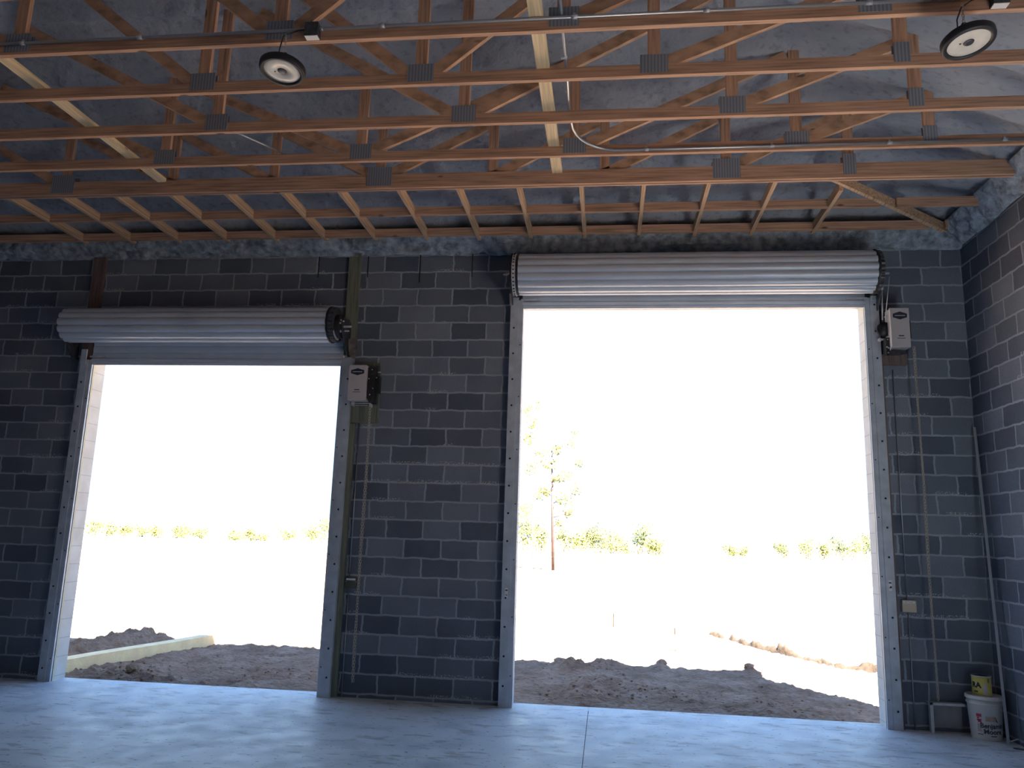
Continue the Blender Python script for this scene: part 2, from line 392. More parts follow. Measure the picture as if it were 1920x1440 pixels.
# outer roof
ro = MB(); ov = .15; xa, xb, ya, yb = XL-WT-ov, XR+WT+ov, YF-WT-ov, WT+ov; xm = (xa+xb)/2; h = (xb-xa)/2; zr = 5.12
ro.add([(xa, ya, zr), (xb, ya, zr), (xb, yb, zr), (xa, yb, zr), (xm, ya+h, zr+SL*h+.12), (xm, yb-h, zr+SL*h+.12),
        (xa, ya, WTOP), (xb, ya, WTOP), (xb, yb, WTOP), (xa, yb, WTOP)],
       [(0, 1, 4), (1, 2, 5, 4), (2, 3, 5), (3, 0, 4, 5), (0, 6, 7, 1), (1, 7, 8, 2), (2, 8, 9, 3), (3, 9, 6, 0)])
ya2, yb2, xa2, xb2 = YF-.05, .02, XL-.02, XR+.02
ro.add([(xa, ya, WTOP), (xb, ya, WTOP), (xb, yb, WTOP), (xa, yb, WTOP), (xa2, ya2, WTOP), (xb2, ya2, WTOP), (xb2, yb2, WTOP), (xa2, yb2, WTOP)],
       [(0, 4, 5, 1), (1, 5, 6, 2), (2, 6, 7, 3), (3, 7, 4, 0)])
finish(obj('roof', ro, M_ROOF, fix=False), kind='structure')
# foam bead where the roof meets the walls
def bead(which):
    mb = MB(); mb.sm = True
    def strip(P, n, amp, seed):
        m = 9; vs = []
        for i in range(n+1):
            s = i/n
            for k in range(m):
                a = k/(m-1)
                p, out = P(s, a)
                d = amp*(.5+noise.noise(Vector((s*38, a*3, seed))))+.5*amp*noise.noise(Vector((s*140, a*9, seed+5)))
                vs.append(p+out*d)
        mb.add(vs, [(i*m+k, (i+1)*m+k, (i+1)*m+k+1, i*m+k+1) for i in range(n) for k in range(m-1)])
    def back(s, a):
        x = XL+(XR-XL)*s; low = 4.845 + (.02*noise.noise(Vector((x*2.1, 1, 2))))
        y = -.004-.20*a; z = low+(5.07-low)*a-.03*math.sin(PI*a)
        return Vector((x, y, z)), Vector((0, -.75, -.65))
    if not which: strip(back, 520, .085, 1.)
    def right(s, a):
        y = -.0-6.0*s; low = 4.84+.02*noise.noise(Vector((y*2.1, 5, 2)))
        return Vector((XR-.004-.2*a, y, low+(5.07-low)*a-.03*math.sin(PI*a))), Vector((-.75, 0, -.65))
    if which: strip(right, 220, .055, 9.)
    return mb
finish(obj('foam_bead_1', bead(0), M_FOAM, fix=False), 'lumpy grey blue spray foam bead along the top of the door wall', 'foam', kind='structure')
finish(obj('foam_bead_2', bead(1), M_FOAM, fix=False), 'lumpy grey blue spray foam bead along the top of the right wall', 'foam', kind='structure')

# ------------------------------------------------------------------ trusses
def trussz(x, y): return min(deck(x, y), deck(.75, y))-.02
SPEC = {   # y: (gusset nodes, other uprights, diagonals (bottom x, top x), label)
 -4.43: ([.75], [], [], 'wooden roof truss farthest from the back wall, cut off by the top edge'),
 -3.84: ([-1.25, .72, 2.68, 4.64], [], [(.72, -1.25), (.72, 2.68), (2.68, 4.64), (-1.25, -3.2)], 'wooden roof truss that carries both round lamps and the upper conduit'),
 -3.27: ([-.14, 1.58, 3.30, 5.00], [], [(1.58, -.14), (1.58, 3.30), (3.30, 5.0), (-.14, -1.86)], 'wooden roof truss just behind the one with the round lamps'),
 -2.675: ([-.33, 1.80, 3.94, 5.31], [], [(1.80, -.1), (1.80, 3.94), (3.94, 5.31), (-.33, -2.4), (-2.45, -3.8)], 'wooden roof truss midway between the lamps and the lower conduit'),
 -2.09: ([-1.14, .75, 2.68, 4.56, 5.63], [], [(.75, -1.14), (.75, 2.66), (2.68, 4.56), (4.56, 5.63), (-1.14, -3.0)], 'wooden roof truss with the steel conduit running along its right half'),
 -1.51: ([-2.57, .76, 4.06, 5.15], [-1.40, -.33, 1.87, 2.94], [(.76, 1.87), (1.87, 2.94), (2.94, 4.04), (4.04, 5.15), (.76, -.33), (-.33, -1.40), (-1.40, -2.5), (-2.57, -3.6)], 'double wooden girder truss nearest the back wall where the short joists start'),
}
WDT = .038
for ty, (nodes, ups, diags, lab) in SPEC.items():
    T = thing('roof_truss', (.75, ty, ZB), lab, 'roof truss', 'parallel wooden roof trusses')
    gird = ty == -1.51
    ch = .14 if gird else .089; zl = ZB; wd = .076 if gird else WDT
    cz = zl+ch
    xe0, xe1 = XL+.02, XR-.02
    obj('bottom_chord', MB().box((xe0, ty-wd/2, zl), (xe1, ty+wd/2, cz)), M_WX, T)
    if gird: obj('ply_seam', MB().box((xe0, ty-.0015, zl-.003), (xe1, ty+.0015, zl)), M_BLACK, T)
    # top chord: flat with two sloping ends, sunk into the foam
    zt = trussz(.75, ty); xr = XR-(zt-ZT0)/SL; xl = XL+(zt-ZT0)/SL
    tcb = MB().box((xl, ty-WDT/2, zt+.03), (xr, ty+WDT/2, zt+.10))
    tcb.beam((xr, ty, zt+.065), (XR-.05, ty, ZT0+.09), WDT, .07); tcb.beam((xl, ty, zt+.065), (XL+.05, ty, ZT0+.09), WDT, .07)
    obj('top_chord', tcb, M_WX, T)
    if ty == -4.43: continue
    for x in sorted(nodes+ups):
        obj('vertical_web', MB().box((x-.0445, ty-WDT/2, cz-.0005), (x+.0445, ty+WDT/2, trussz(x, ty)-.005)), M_WZ, T)
    for a, b in diags:
        s = 1 if b > a else -1
        p = Vector((a+s*.13, ty, cz+.035)); q = Vector((b-s*.06, ty, trussz(b, ty)-.06))
        d = (q-p).normalized(); nrm = Vector((-d.z, 0, d.x))*.0445
        if nrm.z < 0: nrm = -nrm
        # mitred foot that sits on the bottom chord
        low, hi = p-nrm, p+nrm
        low = low-d*((low.z-cz)/d.z); hi = hi-d*((hi.z-cz)/d.z)
        poly = [(low.x, low.z), ((q-nrm).x, (q-nrm).z), ((q+nrm).x, (q+nrm).z), (hi.x, hi.z)]
        obj('diagonal_web', MB().prism(poly, 'y', ty-WDT/2, ty+WDT/2), M_WD, T)
    for x in nodes:
        nar = x > 4.9
        w2, h0, h1 = (.055, zl+.03, cz+.09) if nar else ((.10 if not gird else .125), zl+.022, cz+.075)
        g = MB().box((x-w2, ty-wd/2-.0035, h0), (x+w2, ty-wd/2+.0005, h1)); g.box((x-w2, ty+wd/2-.0005, h0), (x+w2, ty+wd/2+.0035, h1))
        obj('gusset_plate', g, M_PLATE, T)
# diagonal hip truss chord and short joists
jx = [4.965+.3, ]
JXS = [-3.17+i*.594 for i in range(15)]
JXS = [-3.22, -2.62, -2.03, -1.43, -.84, -.25, .34, .94, 1.53, 2.12, 2.72, 3.31, 3.91, 4.51]
names = ['first', 'second', 'third', 'fourth', 'fifth', 'sixth', 'seventh']
for i, x in enumerate(JXS):
    # the hanger end butts against the girder, the other end dies in the foam bead
    m = MB().box((x-.019, -1.51+.0385, ZB), (x+.019, -.045, ZB+.089))
    k = i if i < 7 else 13-i
    lab = ('short wooden joist from girder truss to back wall, %s counted from the %s end' % (names[k], 'left' if i < 7 else 'right'))
    o = obj('jack_joist', m, M_WY, loc=(x, -.75, ZB)); finish(o, lab, 'joist', 'short joists above the door wall')
o = obj('hip_joist', MB().prism([(5.01, -1.465), (5.06, -1.465), (6.60, -.12), (6.56, -.085)], 'z', ZB+.001, ZB+.09), M_WY, loc=(5.8, -.8, ZB))
finish(o, 'wooden joist running diagonally into the right corner with white foam streaks', 'joist')
o = obj('jack_joist', MB().box((5.13, -.045, ZB), (5.168, -1.27, ZB+.088)), M_WY, loc=(5.15, -.75, ZB))
finish(o, 'shortened wooden joist ending against the diagonal corner joist', 'joist', 'short joists above the door wall')
for y, lab in ((-.88, 'long horizontal board crossing the short joists, the one nearer the trusses'), (-.30, 'long horizontal board crossing the short joists, the one nearer the block wall')):
    z0 = ZB+.0895
    o = obj('purlin', MB().box((XL+.05, y, z0-.07), (XR-.45-y*-.0, y+.038, z0+.0)), M_WX, loc=(.75, y, z0))
    # notch into bays: board pieces sit between the joists
    me = o.data; bpy.data.meshes.remove(me)
    mb = MB(); edges = [XL+(.05 if y < -.5 else .6)]+[v for x in JXS+[5.149] for v in (x-.0195, x+.0195)]+[6.62 if y < -.5 else 6.68]
    for a, b in zip(edges[::2], edges[1::2]):
        if b > 5.2 and y < -.5: mb.box((a, y, z0-.088), (5.62, y+.038, z0)); mb.box((5.78, y, z0-.088), (b, y+.038, z0))
        elif b > 5.2: mb.box((a, y, z0-.088), (6.30, y+.038, z0)); mb.box((6.46, y, z0-.088), (b-.2, y+.038, z0))
        else: mb.box((a, y, z0-.088), (b, y+.038, z0))
    o = obj('blocking_board', mb, M_WX, loc=(.75, y, z0)); finish(o, lab, 'board', 'boards between the short joists')
# long flat braces lying on the bottom chords
o = obj('brace_board', MB().box((2.45, -6.2, ZT0+.0005), (2.545, -1.59, ZT0+.0385)), M_WPALE, loc=(2.5, -3.8, ZT0)); finish(o, 'pale flat brace board lying across the trusses beside the conduit', 'board')
bb = MB().beam((-1.56, -5.6, ZT0+.0195), (-1.46, -1.60, ZT0+.0195), .09, .037)
o = obj('brace_board', bb, M_WPALE, loc=(-1.5, -3.6, ZT0)); finish(o, 'pale flat brace board lying across the trusses at the upper left', 'board')

# ------------------------------------------------------------------ conduits under the roof
def conduit(name, pts, r, label, clamps=()):
    t = thing(name, pts[0], label, 'conduit')
    obj('pipe', MB().tube(pts, r, 10), M_COND, t)
    for (p, ax) in clamps:
        m = MB(); p = Vector(p); d = Vector((.02, 0, 0)) if ax == 'x' else Vector((0, .02, 0))
        m.tube([p-d, p+d], r+.003, 10); m.box((p.x-.009, p.y, p.z-.004), (p.x+.009, p.y+r+.004, p.z+.03)) if ax == 'x' else m.box((p.x-.03, p.y-.009, p.z-r-.003), (p.x+.0, p.y+.009, p.z-r+.003))
        obj('strap', m, M_STEEL, t)
    return t
cy1 = -3.84-.019-.0145; zc1 = ZT0-.012
conduit('electrical_conduit', [(XL+.1, cy1, zc1), (XR-.2, cy1, zc1)], .0115, 'thin steel conduit along the face of the truss with the round lamps',
        [((x, cy1, zc1), 'x') for x in (-1.2, -.3, 1.45, 2.75, 3.6, 4.6)])
cy2 = -2.09-.019-.0145; zc2 = ZB+.028
bend = [(2.665, -6.2, ZT0+.014), (2.665, -3.0, ZT0+.014), (2.66, -2.75, ZT0+.012), (2.67, -2.5, ZT0-.0)]
for k in range(1, 8):
    a = k/7*PI/2; bend.append((2.67+.36*(1-math.cos(a)), -2.5+(cy2+2.5)*math.sin(a), ZT0-(ZT0-zc2)*(k/7)))
bend += [(XR-.1, cy2, zc2)]
conduit('electrical_conduit', bend, .0115, 'bright steel conduit beside the pale brace that bends right along a truss', [((x, cy2, zc2), 'x') for x in (3.3, 4.35, 5.3, 6.2)]+[((2.665, -3.4, ZT0+.014), 'y')])
conduit('electrical_conduit', [(-.35, -2.66, ZT0+.012), (.02, -2.10, ZT0+.012)], .008, 'short dark conduit stub lying across two trusses left of centre')

# ------------------------------------------------------------------ round lamps
def lamp(cx, cy, cz, tilt, label, cable_pts):
    L = thing('high_bay_lamp', (cx, cy, cz), label, 'ceiling lamp', 'round black hanging lamps')
    M = Matrix.Translation((cx, cy, cz)) @ tilt @ Matrix.Scale(1.1, 4)
    R = .135
    h = MB().lathe([(R, -.012), (R+.004, .0), (R+.004, .022), (R-.01, .034), (.075, .052), (.066, .07), (.03, .085), (.0, .088)], 40, M, caps=False)
    h.lathe([(.108, -.004), (.110, -.014), (R-.006, -.018), (R, -.012)], 40, M, caps=False)
    obj('housing', h, M_HOUS, L)
    le = MB().lathe([(.028, -.004), (.030, -.0075), (.107, -.0085), (.110, -.006)], 40, M, caps=False)
    lens = obj('lens', le, M_LENS, L)
    obj('sensor_disc', MB().lathe([(.0, -.006), (.024, -.010), (.028, -.004)], 24, M), M_DARK, lens)
    obj('marker_dot', MB().lathe([(.0, -.0098), (.005, -.0096), (.005, -.006)], 10, M @ Matrix.Translation((-.045, 0, 0))), M_DARK, lens)
    top = M @ Vector((0, 0, .085)); hk = MB()
    ring = [top+Vector((.017*math.sin(a), 0, .02-.02*math.cos(a)*1.0+.002)) for a in [i/14*PI*1.7 for i in range(15)]]
    hk.tube(ring, .0045, 8); obj('hook', hk, M_HOUS, L)
    ch = MB(); p = Vector((top.x-.003, top.y, top.z+.032)); q = Vector(cable_pts[-1])
    zz = p.z; k = 0
    while zz < ZB+.01:
        ax = Vector((1, 0, 0)) if k % 2 else Vector((0, 1, 0))
        ch.tube([Vector((p.x, p.y, zz))+ax*(.007*math.cos(a))+Vector((0, 0, .0125*math.sin(a))) for a in [i/10*2*PI for i in range(10)]], .0022, 5, closed=True)
        zz += .019; k += 1
    obj('chain', ch, M_CHAIN, L)
    obj('cable', MB().tube(cable_pts, .0042, 8), M_HOUS, L)
    return L
LY = -3.93
lamp(.800, LY, 4.69, Matrix.Rotation(math.radians(2), 4, 'Y') @ Matrix.Rotation(math.radians(-6), 4, 'X'), 'round black lamp hanging at the upper left with a dark disc in its lens',
     [(.775, LY, 4.76), (.765, LY, 4.84), (.78, LY+.01, 4.95), (.87, LY+.025, 5.0), (.93, LY+.03, 5.01)])
lamp(5.14, LY, 4.69, Matrix.Rotation(math.radians(-6), 4, 'Y') @ Matrix.Rotation(math.radians(-6), 4, 'X'), 'round black lamp hanging in the upper right corner with a curved cable',
     [(5.085, LY, 4.74), (5.085, LY, 4.84), (5.12, LY+.01, 4.93), (5.19, LY+.03, 4.99), (5.26, LY+.03, 5.01)])
for (x, lab) in ((.97, 'small square junction box on the truss right of the left round lamp'), (5.36, 'small square junction box above the right round lamp')):
    J = thing('junction_box', (x, cy1-.01, ZB), lab, 'junction box', 'junction boxes beside the lamps')
    obj('box', MB().box((x-.047, cy1-.045, ZB+.005), (x+.047, -3.8595, ZB+.105)), M_DARK, J)
    obj('cover', MB().box((x-.045, cy1-.040, ZB+.001), (x+.045, -3.862, ZB+.0055)), M_WHITE, J)
    pieces('connector', MB().tube([(x-.068, cy1, zc1), (x-.046, cy1, zc1)], .015, 10).tube([(x+.046, cy1, zc1), (x+.068, cy1, zc1)], .015, 10), M_COND, J)

# ------------------------------------------------------------------ roll-up doors
def coil_mesh(x0, x1, cy, cz, R, n_slat, amp):
    mb = MB(); n = n_slat*10; o = 0; prof = []
    for k in range(n):
        a = 2*PI*k/n; f = (k % 10)/10
        # wide rounded slat with a narrow valley
        d = amp*(abs(math.sin(PI*f))**.55)-amp*.5
        prof.append((cy+(R+d)*math.cos(a), cz+(R+d)*math.sin(a)))
    vs = [(x, y, z) for x in (x0, x1) for (y, z) in prof]
    mb.sm = False
    mb.add(vs, [(i, (i+1) % n, n+(i+1) % n, n+i) for i in range(n)]); mb.cur = 1
    mb.add(vs, [tuple(range(n))[::-1], tuple(range(n, 2*n))])
    return mb
def gear(x0, x1, cy, cz, R, n=28, tooth=.010):
    pr = []
    for k in range(n):
        for f, dr in ((0, 0), (.3, tooth), (.55, tooth), (.85, 0)):
            a = 2*PI*(k+f)/n; pr.append((cy+(R+dr)*math.cos(a), cz+(R+dr)*math.sin(a)))
    return MB().prism(pr, 'x', x0, x1)
def ringX(x0, x1, cy, cz, R, n=32): return MB().prism([(cy+R*math.cos(2*PI*k/n), cz+R*math.sin(2*PI*k/n)) for k in range(n)], 'x', x0, x1)
def roll_door(name, x0, x1, ztop, cx0, cx1, cyc, czc, R, n_slat, label, zend):
    D = thing(name, ((x0+x1)/2, -.06, FZ), label, 'roll-up door', kind='structure')
    obj('coil', coil_mesh(cx0, cx1, cyc, czc, R, n_slat, .026), [M_SLAT, M_DARK], D)
    # hanging curtain between coil and bottom bar, ribbed
    pr = []; z = zend+.07; zt = czc-.02; k = 0; n = 18
    ycur = -.055
    outer = []; inner = []
    while z < zt:
        f = (k % 6)/6; d = .008*abs(math.sin(PI*f))**.6
        outer.append((ycur-d, z)); inner.append((ycur+.006-d, z)); z += .0135; k += 1
    obj('curtain', MB().prism(outer+inner[::-1], 'x', x0+.0, x1-.0), M_SLAT, D)
    bb = MB().box((x0-.0, ycur-.028, zend+.035), (x1+.0, ycur+.022, zend+.07)); bb.box((x0, ycur-.010, zend), (x1, ycur+.006, zend+.035))
    obj('bottom_bar', bb, M_SLAT, D, bevel=.003)
    for s, xx in ((1, x0), (-1, x1)):
        lg = MB().box((xx-s*.015, ycur-.034, zend+.085), (xx+s*.20, ycur-.022, zend+.105)); obj('slide_bolt', lg, M_STEEL, D)
    return D
def guide(D, xin, s, ztop, holes_from=.05):
    """xin: edge of the opening; s=+1 when the wall is on the +x side of the guide"""
    g = MB()
    g.box((xin+s*.040, -.085, FZ), (xin+s*.128, -.079, ztop))            # face of the angle, bolts show here
    g.box((xin+s*.122, -.080, FZ), (xin+s*.128, -.003, ztop))            # leg back to the wall
    g.box((xin+s*.040, -.080, FZ), (xin+s*.046, -.020, ztop))
    g.box((xin-s*.012, -.072, FZ), (xin+s*.040, -.066, ztop))
    g.box((xin-s*.012, -.066, FZ), (xin-s*.007, -.050, ztop))
    g.box((xin-s*.012, -.034, FZ), (xin+s*.040, -.029, ztop))
    G = obj('guide', g, M_GUIDE, D)
    b = MB(); z = holes_from; i = 0
    while z < ztop-.05:
        M = Matrix.Translation((xin+s*.085, -.085, z)) @ Matrix.Rotation(PI/2, 4, 'X'); b.lathe([(.0, .004), (.009, .004), (.011, .0)], 10, M)
        z += .29; i += 1
    for zz in [holes_from+.1+.58*k for k in range(int(ztop/.58))]:
        M = Matrix.Translation((xin+s*.012, -.072, zz)) @ Matrix.Rotation(PI/2, 4, 'X'); b.lathe([(.0, .003), (.006, .003), (.007, .0)], 8, M)
    pieces('guide_bolt', b, M_HOLE, G)
    obj('weather_seal', MB().box((xin+s*.022, -.063, FZ), (xin+s*.034, -.040, ztop)), M_BLACK, G)
    obj('sealant_strip', MB().box((xin-s*.006, -.0275, FZ), (xin+s*.014, -.001, ztop)), M_CAULK, G)
    return G
# left door
Dl = roll_door('door_1', D1[0], D1[1], D1[2], -3.235, -.075, -.30, 3.915, .188, 13,
               'shorter roll-up door at the left with ribbed steel curtain wound up above the opening', 3.500)
guide(Dl, D1[0], -1, 3.56, .10); guide(Dl, D1[1], 1, 3.60, .16)
obj('end_ring', ringX(-.070, -.055, -.30, 3.915, .205), M_BLACK, Dl)
g = gear(-.052, .0, -.30, 3.915, .186); obj('gear', g, M_DARK, Dl)
obj('gear_cover', ringX(.002, .052, -.29, 3.90, .135), M_BLACK, Dl)
sp = MB(); random.seed(3)
for k in range(9):
    a = random.uniform(0, 2*PI); r1 = random.uniform(.05, .10); sp.tube([(.052, -.29+r1*math.cos(a), 3.90+r1*math.sin(a)), (.064, -.29+r1*math.cos(a), 3.90+r1*math.sin(a))], random.choice([.008, .011, .014]), 8)
pieces('gear_bolt', sp, M_STEEL, Dl)
gp = MB().prism([(-.30+.17*math.cos(a), 3.915+.17*math.sin(a)) for a in [(-2.5+.16*i) for i in range(9)]]+[(-.30+.145*math.cos(a), 3.915+.145*math.sin(a)) for a in [(-2.5+.16*i) for i in range(9)]][::-1], 'x', .0, .006)
obj('gear_guard', gp, M_STEEL, Dl)
hb = MB().tube([(.05, -.29, 3.90), (.155, -.29, 3.90)], .013, 8); hb.tube([(.05, -.25, 3.86), (.12, -.25, 3.86)], .008, 6); hb.tube([(.05, -.33, 3.95), (.085, -.33, 3.95)], .008, 6)
pieces('axle', hb, M_STEEL, Dl)
pl = MB().prism([(-.002, 3.99), (-.002, 3.60), (-.04, 3.565), (-.09, 3.59), (-.33, 3.84), (-.36, 3.93), (-.30, 4.0), (-.12, 4.03)], 'x', .060, .068)
obj('bracket_plate', pl, M_DARK, Dl)
tg = MB().prism([(.075, 3.80), (.09, 3.66), (.12, 3.585), (.155, 3.575), (.175, 3.61), (.185, 3.78), (.165, 3.815)], 'y', -.13, -.122)
obj('bracket_tongue', tg, M_RUST, Dl); 
lk = MB().tube([(.02, -.05, 3.75), (-.0, -.05, 3.66), (-.01, -.05, 3.58)], .006, 6); obj('link_rod', lk, M_STEEL, Dl)
obj('end_ring', ringX(-3.26, -3.237, -.30, 3.915, .16), M_BLACK, Dl)
pl = MB().prism([(-.002, 3.98), (-.002, 3.57), (-.10, 3.57), (-.30, 3.80), (-.30, 3.94), (-.12, 4.02)], 'x', -3.285, -3.275); obj('bracket_plate', pl, M_DARK, Dl)
pl = MB().box((-3.17, -.10, 3.50), (-3.10, -.088, 3.68)).tube([(-3.30, -.3, 3.80), (-3.275, -.3, 3.80)], .01, 8); obj('mounting_tab', pl, M_GUIDE, Dl)
# right door
Dr = roll_door('door_2', D2[0], D2[1], D2[2], 2.020, 5.700, -.30, 4.478, .213, 15,
               'taller roll-up door at the right with ribbed steel curtain wound up above the opening', 4.165)
guide(Dr, D2[0], -1, 4.26, .17); guide(Dr, D2[1], 1, 4.27, .13)
obj('end_ring', ringX(1.998, 2.018, -.30, 4.478, .225), M_BLACK, Dr)
gl = gear(1.955, 1.992, -.30, 4.478, .222, 34); G = obj('gear', gl, M_STEEL, Dr)
sl = MB()
for k in range(34):
    a = 2*PI*(k+.42)/34; c = (-.30+.2325*math.cos(a), 4.478+.2325*math.sin(a)); sl.box((1.966, c[0]-.006, c[1]-.006), (1.981, c[0]+.006, c[1]+.006))
pieces('gear_slot', sl, M_BLACK, G)
obj('end_ring', ringX(1.935, 1.953, -.30, 4.478, .236), M_BLACK, Dr)
obj('axle', MB().tube([(1.935, -.30, 4.50), (1.90, -.30, 4.50), (1.885, -.30, 4.485), (1.84, -.30, 4.485)], .011, 8), M_STEEL, Dr)
pl = MB().prism([(-.002, 4.74), (-.002, 4.20), (-.10, 4.20), (-.36, 4.40), (-.36, 4.52), (-.2, 4.72)], 'x', 1.922, 1.932); obj('bracket_plate', pl, M_DARK, Dr)
tg = MB().prism([(1.885, 4.33), (1.895, 4.20), (1.915, 4.19), (1.92, 4.34)], 'y', -.10, -.092); obj('bracket_tongue', tg, M_STEEL, Dr)
tb = MB().box((1.925, -.098, 4.235), (1.995, -.088, 4.285)); tb.tube([(1.955, -.11, 4.25), (1.955, -.098, 4.25)], .009, 8); obj('mounting_tab', tb, M_GUIDE, Dr)
obj('end_ring', ringX(5.703, 5.720, -.30, 4.478, .235), M_BLACK, Dr)
obj('gear', gear(5.722, 5.760, -.30, 4.478, .215, 26), M_DARK, Dr)
obj('gear_cover', ringX(5.762, 5.79, -.30, 4.478, .13), M_BLACK, Dr)
ax = MB().tube([(5.76, -.30, 4.46), (5.87, -.30, 4.46)], .012, 8); ax.tube([(5.745, -.30, 4.30), (5.80, -.30, 4.30)], .02, 8).tube([(5.745, -.40, 4.38), (5.79, -.40, 4.38)], .014, 8).tube([(5.745, -.38, 4.56), (5.79, -.38, 4.56)], .014, 8)
pieces('axle', ax, M_STEEL, Dr)
pl = MB().prism([(-.002, 4.72), (-.002, 4.12), (-.10, 4.12), (-.33, 4.38), (-.33, 4.52), (-.2, 4.7)], 'x', 5.795, 5.805); obj('bracket_plate', pl, M_DARK, Dr)
obj('drive_chain', MB().tube([(5.825, -.20, 4.36), (5.822, -.16, 4.0)], .006, 6).tube([(5.842, -.38, 4.40), (5.835, -.2, 3.98)], .004, 6), M_STEEL, Dr)
tb = MB().box((5.735, -.098, 4.22), (5.80, -.088, 4.285)).tube([(5.765, -.11, 4.25), (5.765, -.098, 4.25)], .009, 8); obj('mounting_tab', tb, M_GUIDE, Dr)
for (x, z, s) in ((1.955, 1.085, 1), (5.77, 1.30, 1)):
    lb = MB().box((x-.016, -.0862, z-.045), (x+.016, -.0851, z+.055)); L = obj('guide_label', lb, M_WHITE, Dr)
    obj('label_print', MB().box((x-.012, -.0868, z+.025), (x+.012, -.0862, z+.04)).box((x-.010, -.0868, z-.02), (x+.010, -.0862, z-.012)), M_DARK, L)
# small latch on the right guide
lt = MB().tube([(5.80, -.09, 3.80), (5.80, -.12, 3.80)], .02, 10).box((5.80, -.125, 3.79), (5.87, -.115, 3.81)); obj('tension_knob', lt, M_WHITE, Dr)

# ------------------------------------------------------------------ chain hoist operators
def chain_mb(x, y, ztop, zbot, sep=.012, loops=2):
    m = MB(); L = .030
    for s in range(loops):
        z = ztop; k = 0
        while z > zbot:
            xo = x+(s-.5*(loops-1))*sep+.004*math.sin(z*3.1+s*1.4); yo = y+(s-.5)*.008
            ax = Vector((.8, .6, 0)) if (k+s) % 2 else Vector((-.5, .85, 0)); ax.normalize()
            m.tube([Vector((xo, yo, z))+ax*(.0085*math.cos(a))+Vector((0, 0, .0195*math.sin(a))) for a in [i/8*2*PI for i in range(8)]], .0030, 4, closed=True)
            z -= L; k += 1
    return m
def badge(cx, cz, w2, h2, y, depth=.004):
    return MB().prism([(cx-w2, cz-h2*.45), (cx, cz-h2), (cx+w2, cz-h2*.45), (cx+w2, cz+h2*.45), (cx, cz+h2), (cx-w2, cz+h2*.45)], 'y', y-depth, y)
def operator(x0, x1, z0, z1, yb, yf, label):
    O = thing('chain_hoist', ((x0+x1)/2, -.02, z0), label, 'door opener', 'grey chain hoists beside the doors')
    B = obj('cover_box', MB().box((x0, yf, z0), (x1, yb, z1)), M_GREYBOX, O, bevel=.006)
    cx = (x0+x1)/2; w = x1-x0; h = z1-z0
    bd = obj('badge', badge(cx, z1-h*.20, w*.37, h*.10, yf), M_NAVY, B)
    obj('badge_line', MB().box((cx-w*.27, yf-.0055, z1-h*.21), (cx+w*.27, yf-.0038, z1-h*.195)), M_WHITE, B)
    obj('small_print', MB().box((cx-w*.12, yf-.001, z0+h*.27), (cx+w*.16, yf, z0+h*.30)).box((cx-w*.2, yf-.001, z0+h*.215), (cx+w*.22, yf, z0+h*.23)), M_DARK, B)
    return O
O1 = operator(.150, .350, 3.085, 3.475, -.10, -.25, 'grey chain hoist box on the middle pier right of the shorter door')
obj('backing_plate', MB().box((.16, -.10, 3.06), (.44, -.0405, 3.50)), M_DARK, O1)
gm = MB().prism([(.352, 3.46), (.352, 3.12), (.385, 3.07), (.41, 3.10), (.43, 3.25), (.43, 3.46)], 'y', -.20, -.1).box((.43, -.16, 3.18), (.475, -.08, 3.37))
gm.tube([(.40, -.20, 3.40), (.40, -.24, 3.40)], .022, 10).tube([(.40, -.20, 3.26), (.40, -.235, 3.26)], .03, 12)
pieces('drive_housing', gm, M_BLACK, O1)
bt = MB()
for x, z in ((.40, 3.43), (.37, 3.33), (.455, 3.34), (.42, 3.22), (.39, 3.15)): bt.tube([(x, -.205, z), (x, -.21, z)], .007, 8)
bt.tube([(.44, -.12, 3.42), (.475, -.12, 3.42)], .007, 8)
pieces('bolt', bt, M_STEEL, O1)
br = MB().box((.19, -.20, 3.050), (.40, -.19, 3.058)).box((.19, -.20, 3.03), (.37, -.195, 3.036)).box((.39, -.2, 3.02), (.40, -.11, 3.058)).box((.186, -.2, 3.03), (.192, -.1, 3.085)); obj('chain_guide', br, M_STEEL, O1)
obj('hand_chain', chain_mb(.395, -.17, 3.04, .14), M_CHAIN, O1)
O2 = operator(5.865, 6.05, 3.685, 4.10, -.10, -.27, 'grey chain hoist box beside the taller door near the right corner')
obj('side_flange', MB().prism([(5.862, 4.10), (5.84, 4.07), (5.84, 4.055), (5.862, 4.085), (5.862, 3.70), (5.845, 3.665), (5.845, 3.65), (5.868, 3.69), (5.868, 4.10)], 'y', -.27, -.262), M_WHITE, O2)
obj('backing_plate', MB().box((5.835, -.10, 3.66), (6.07, -.0405, 4.12)), M_DARK, O2)
gm = MB().lathe([(.0, 0), (.075, 0), (.075, .03), (.0, .03)], 24, Matrix.Translation((5.835, -.14, 3.90)) @ Matrix.Rotation(PI/2, 4, 'X'))
gm.prism([(5.83, 3.80), (5.862, 3.80), (5.862, 3.64), (5.83, 3.62)], 'y', -.2, -.1).box((6.052, -.18, 3.80), (6.09, -.08, 3.99))
pieces('drive_housing', gm, M_BLACK, O2)
bt = MB()
for x, z in ((5.83, 4.02), (5.845, 4.03), (5.835, 3.70), (5.85, 3.69), (5.845, 3.64), (5.845, 3.78)): bt.tube([(x, -.205, z), (x, -.212, z)], .007, 8)
bt.tube([(6.05, -.2, 4.03), (6.072, -.2, 4.03)], .009, 8); pieces('bolt', bt, M_STEEL, O2)
obj('chain_guide', MB().box((5.87, -.22, 3.655), (6.02, -.21, 3.663)).box((5.86, -.2, 3.63), (6.0, -.11, 3.655)), M_DARK, O2)
obj('hand_chain', chain_mb(6.118, -.16, 3.70, .27), M_CHAIN, O2)

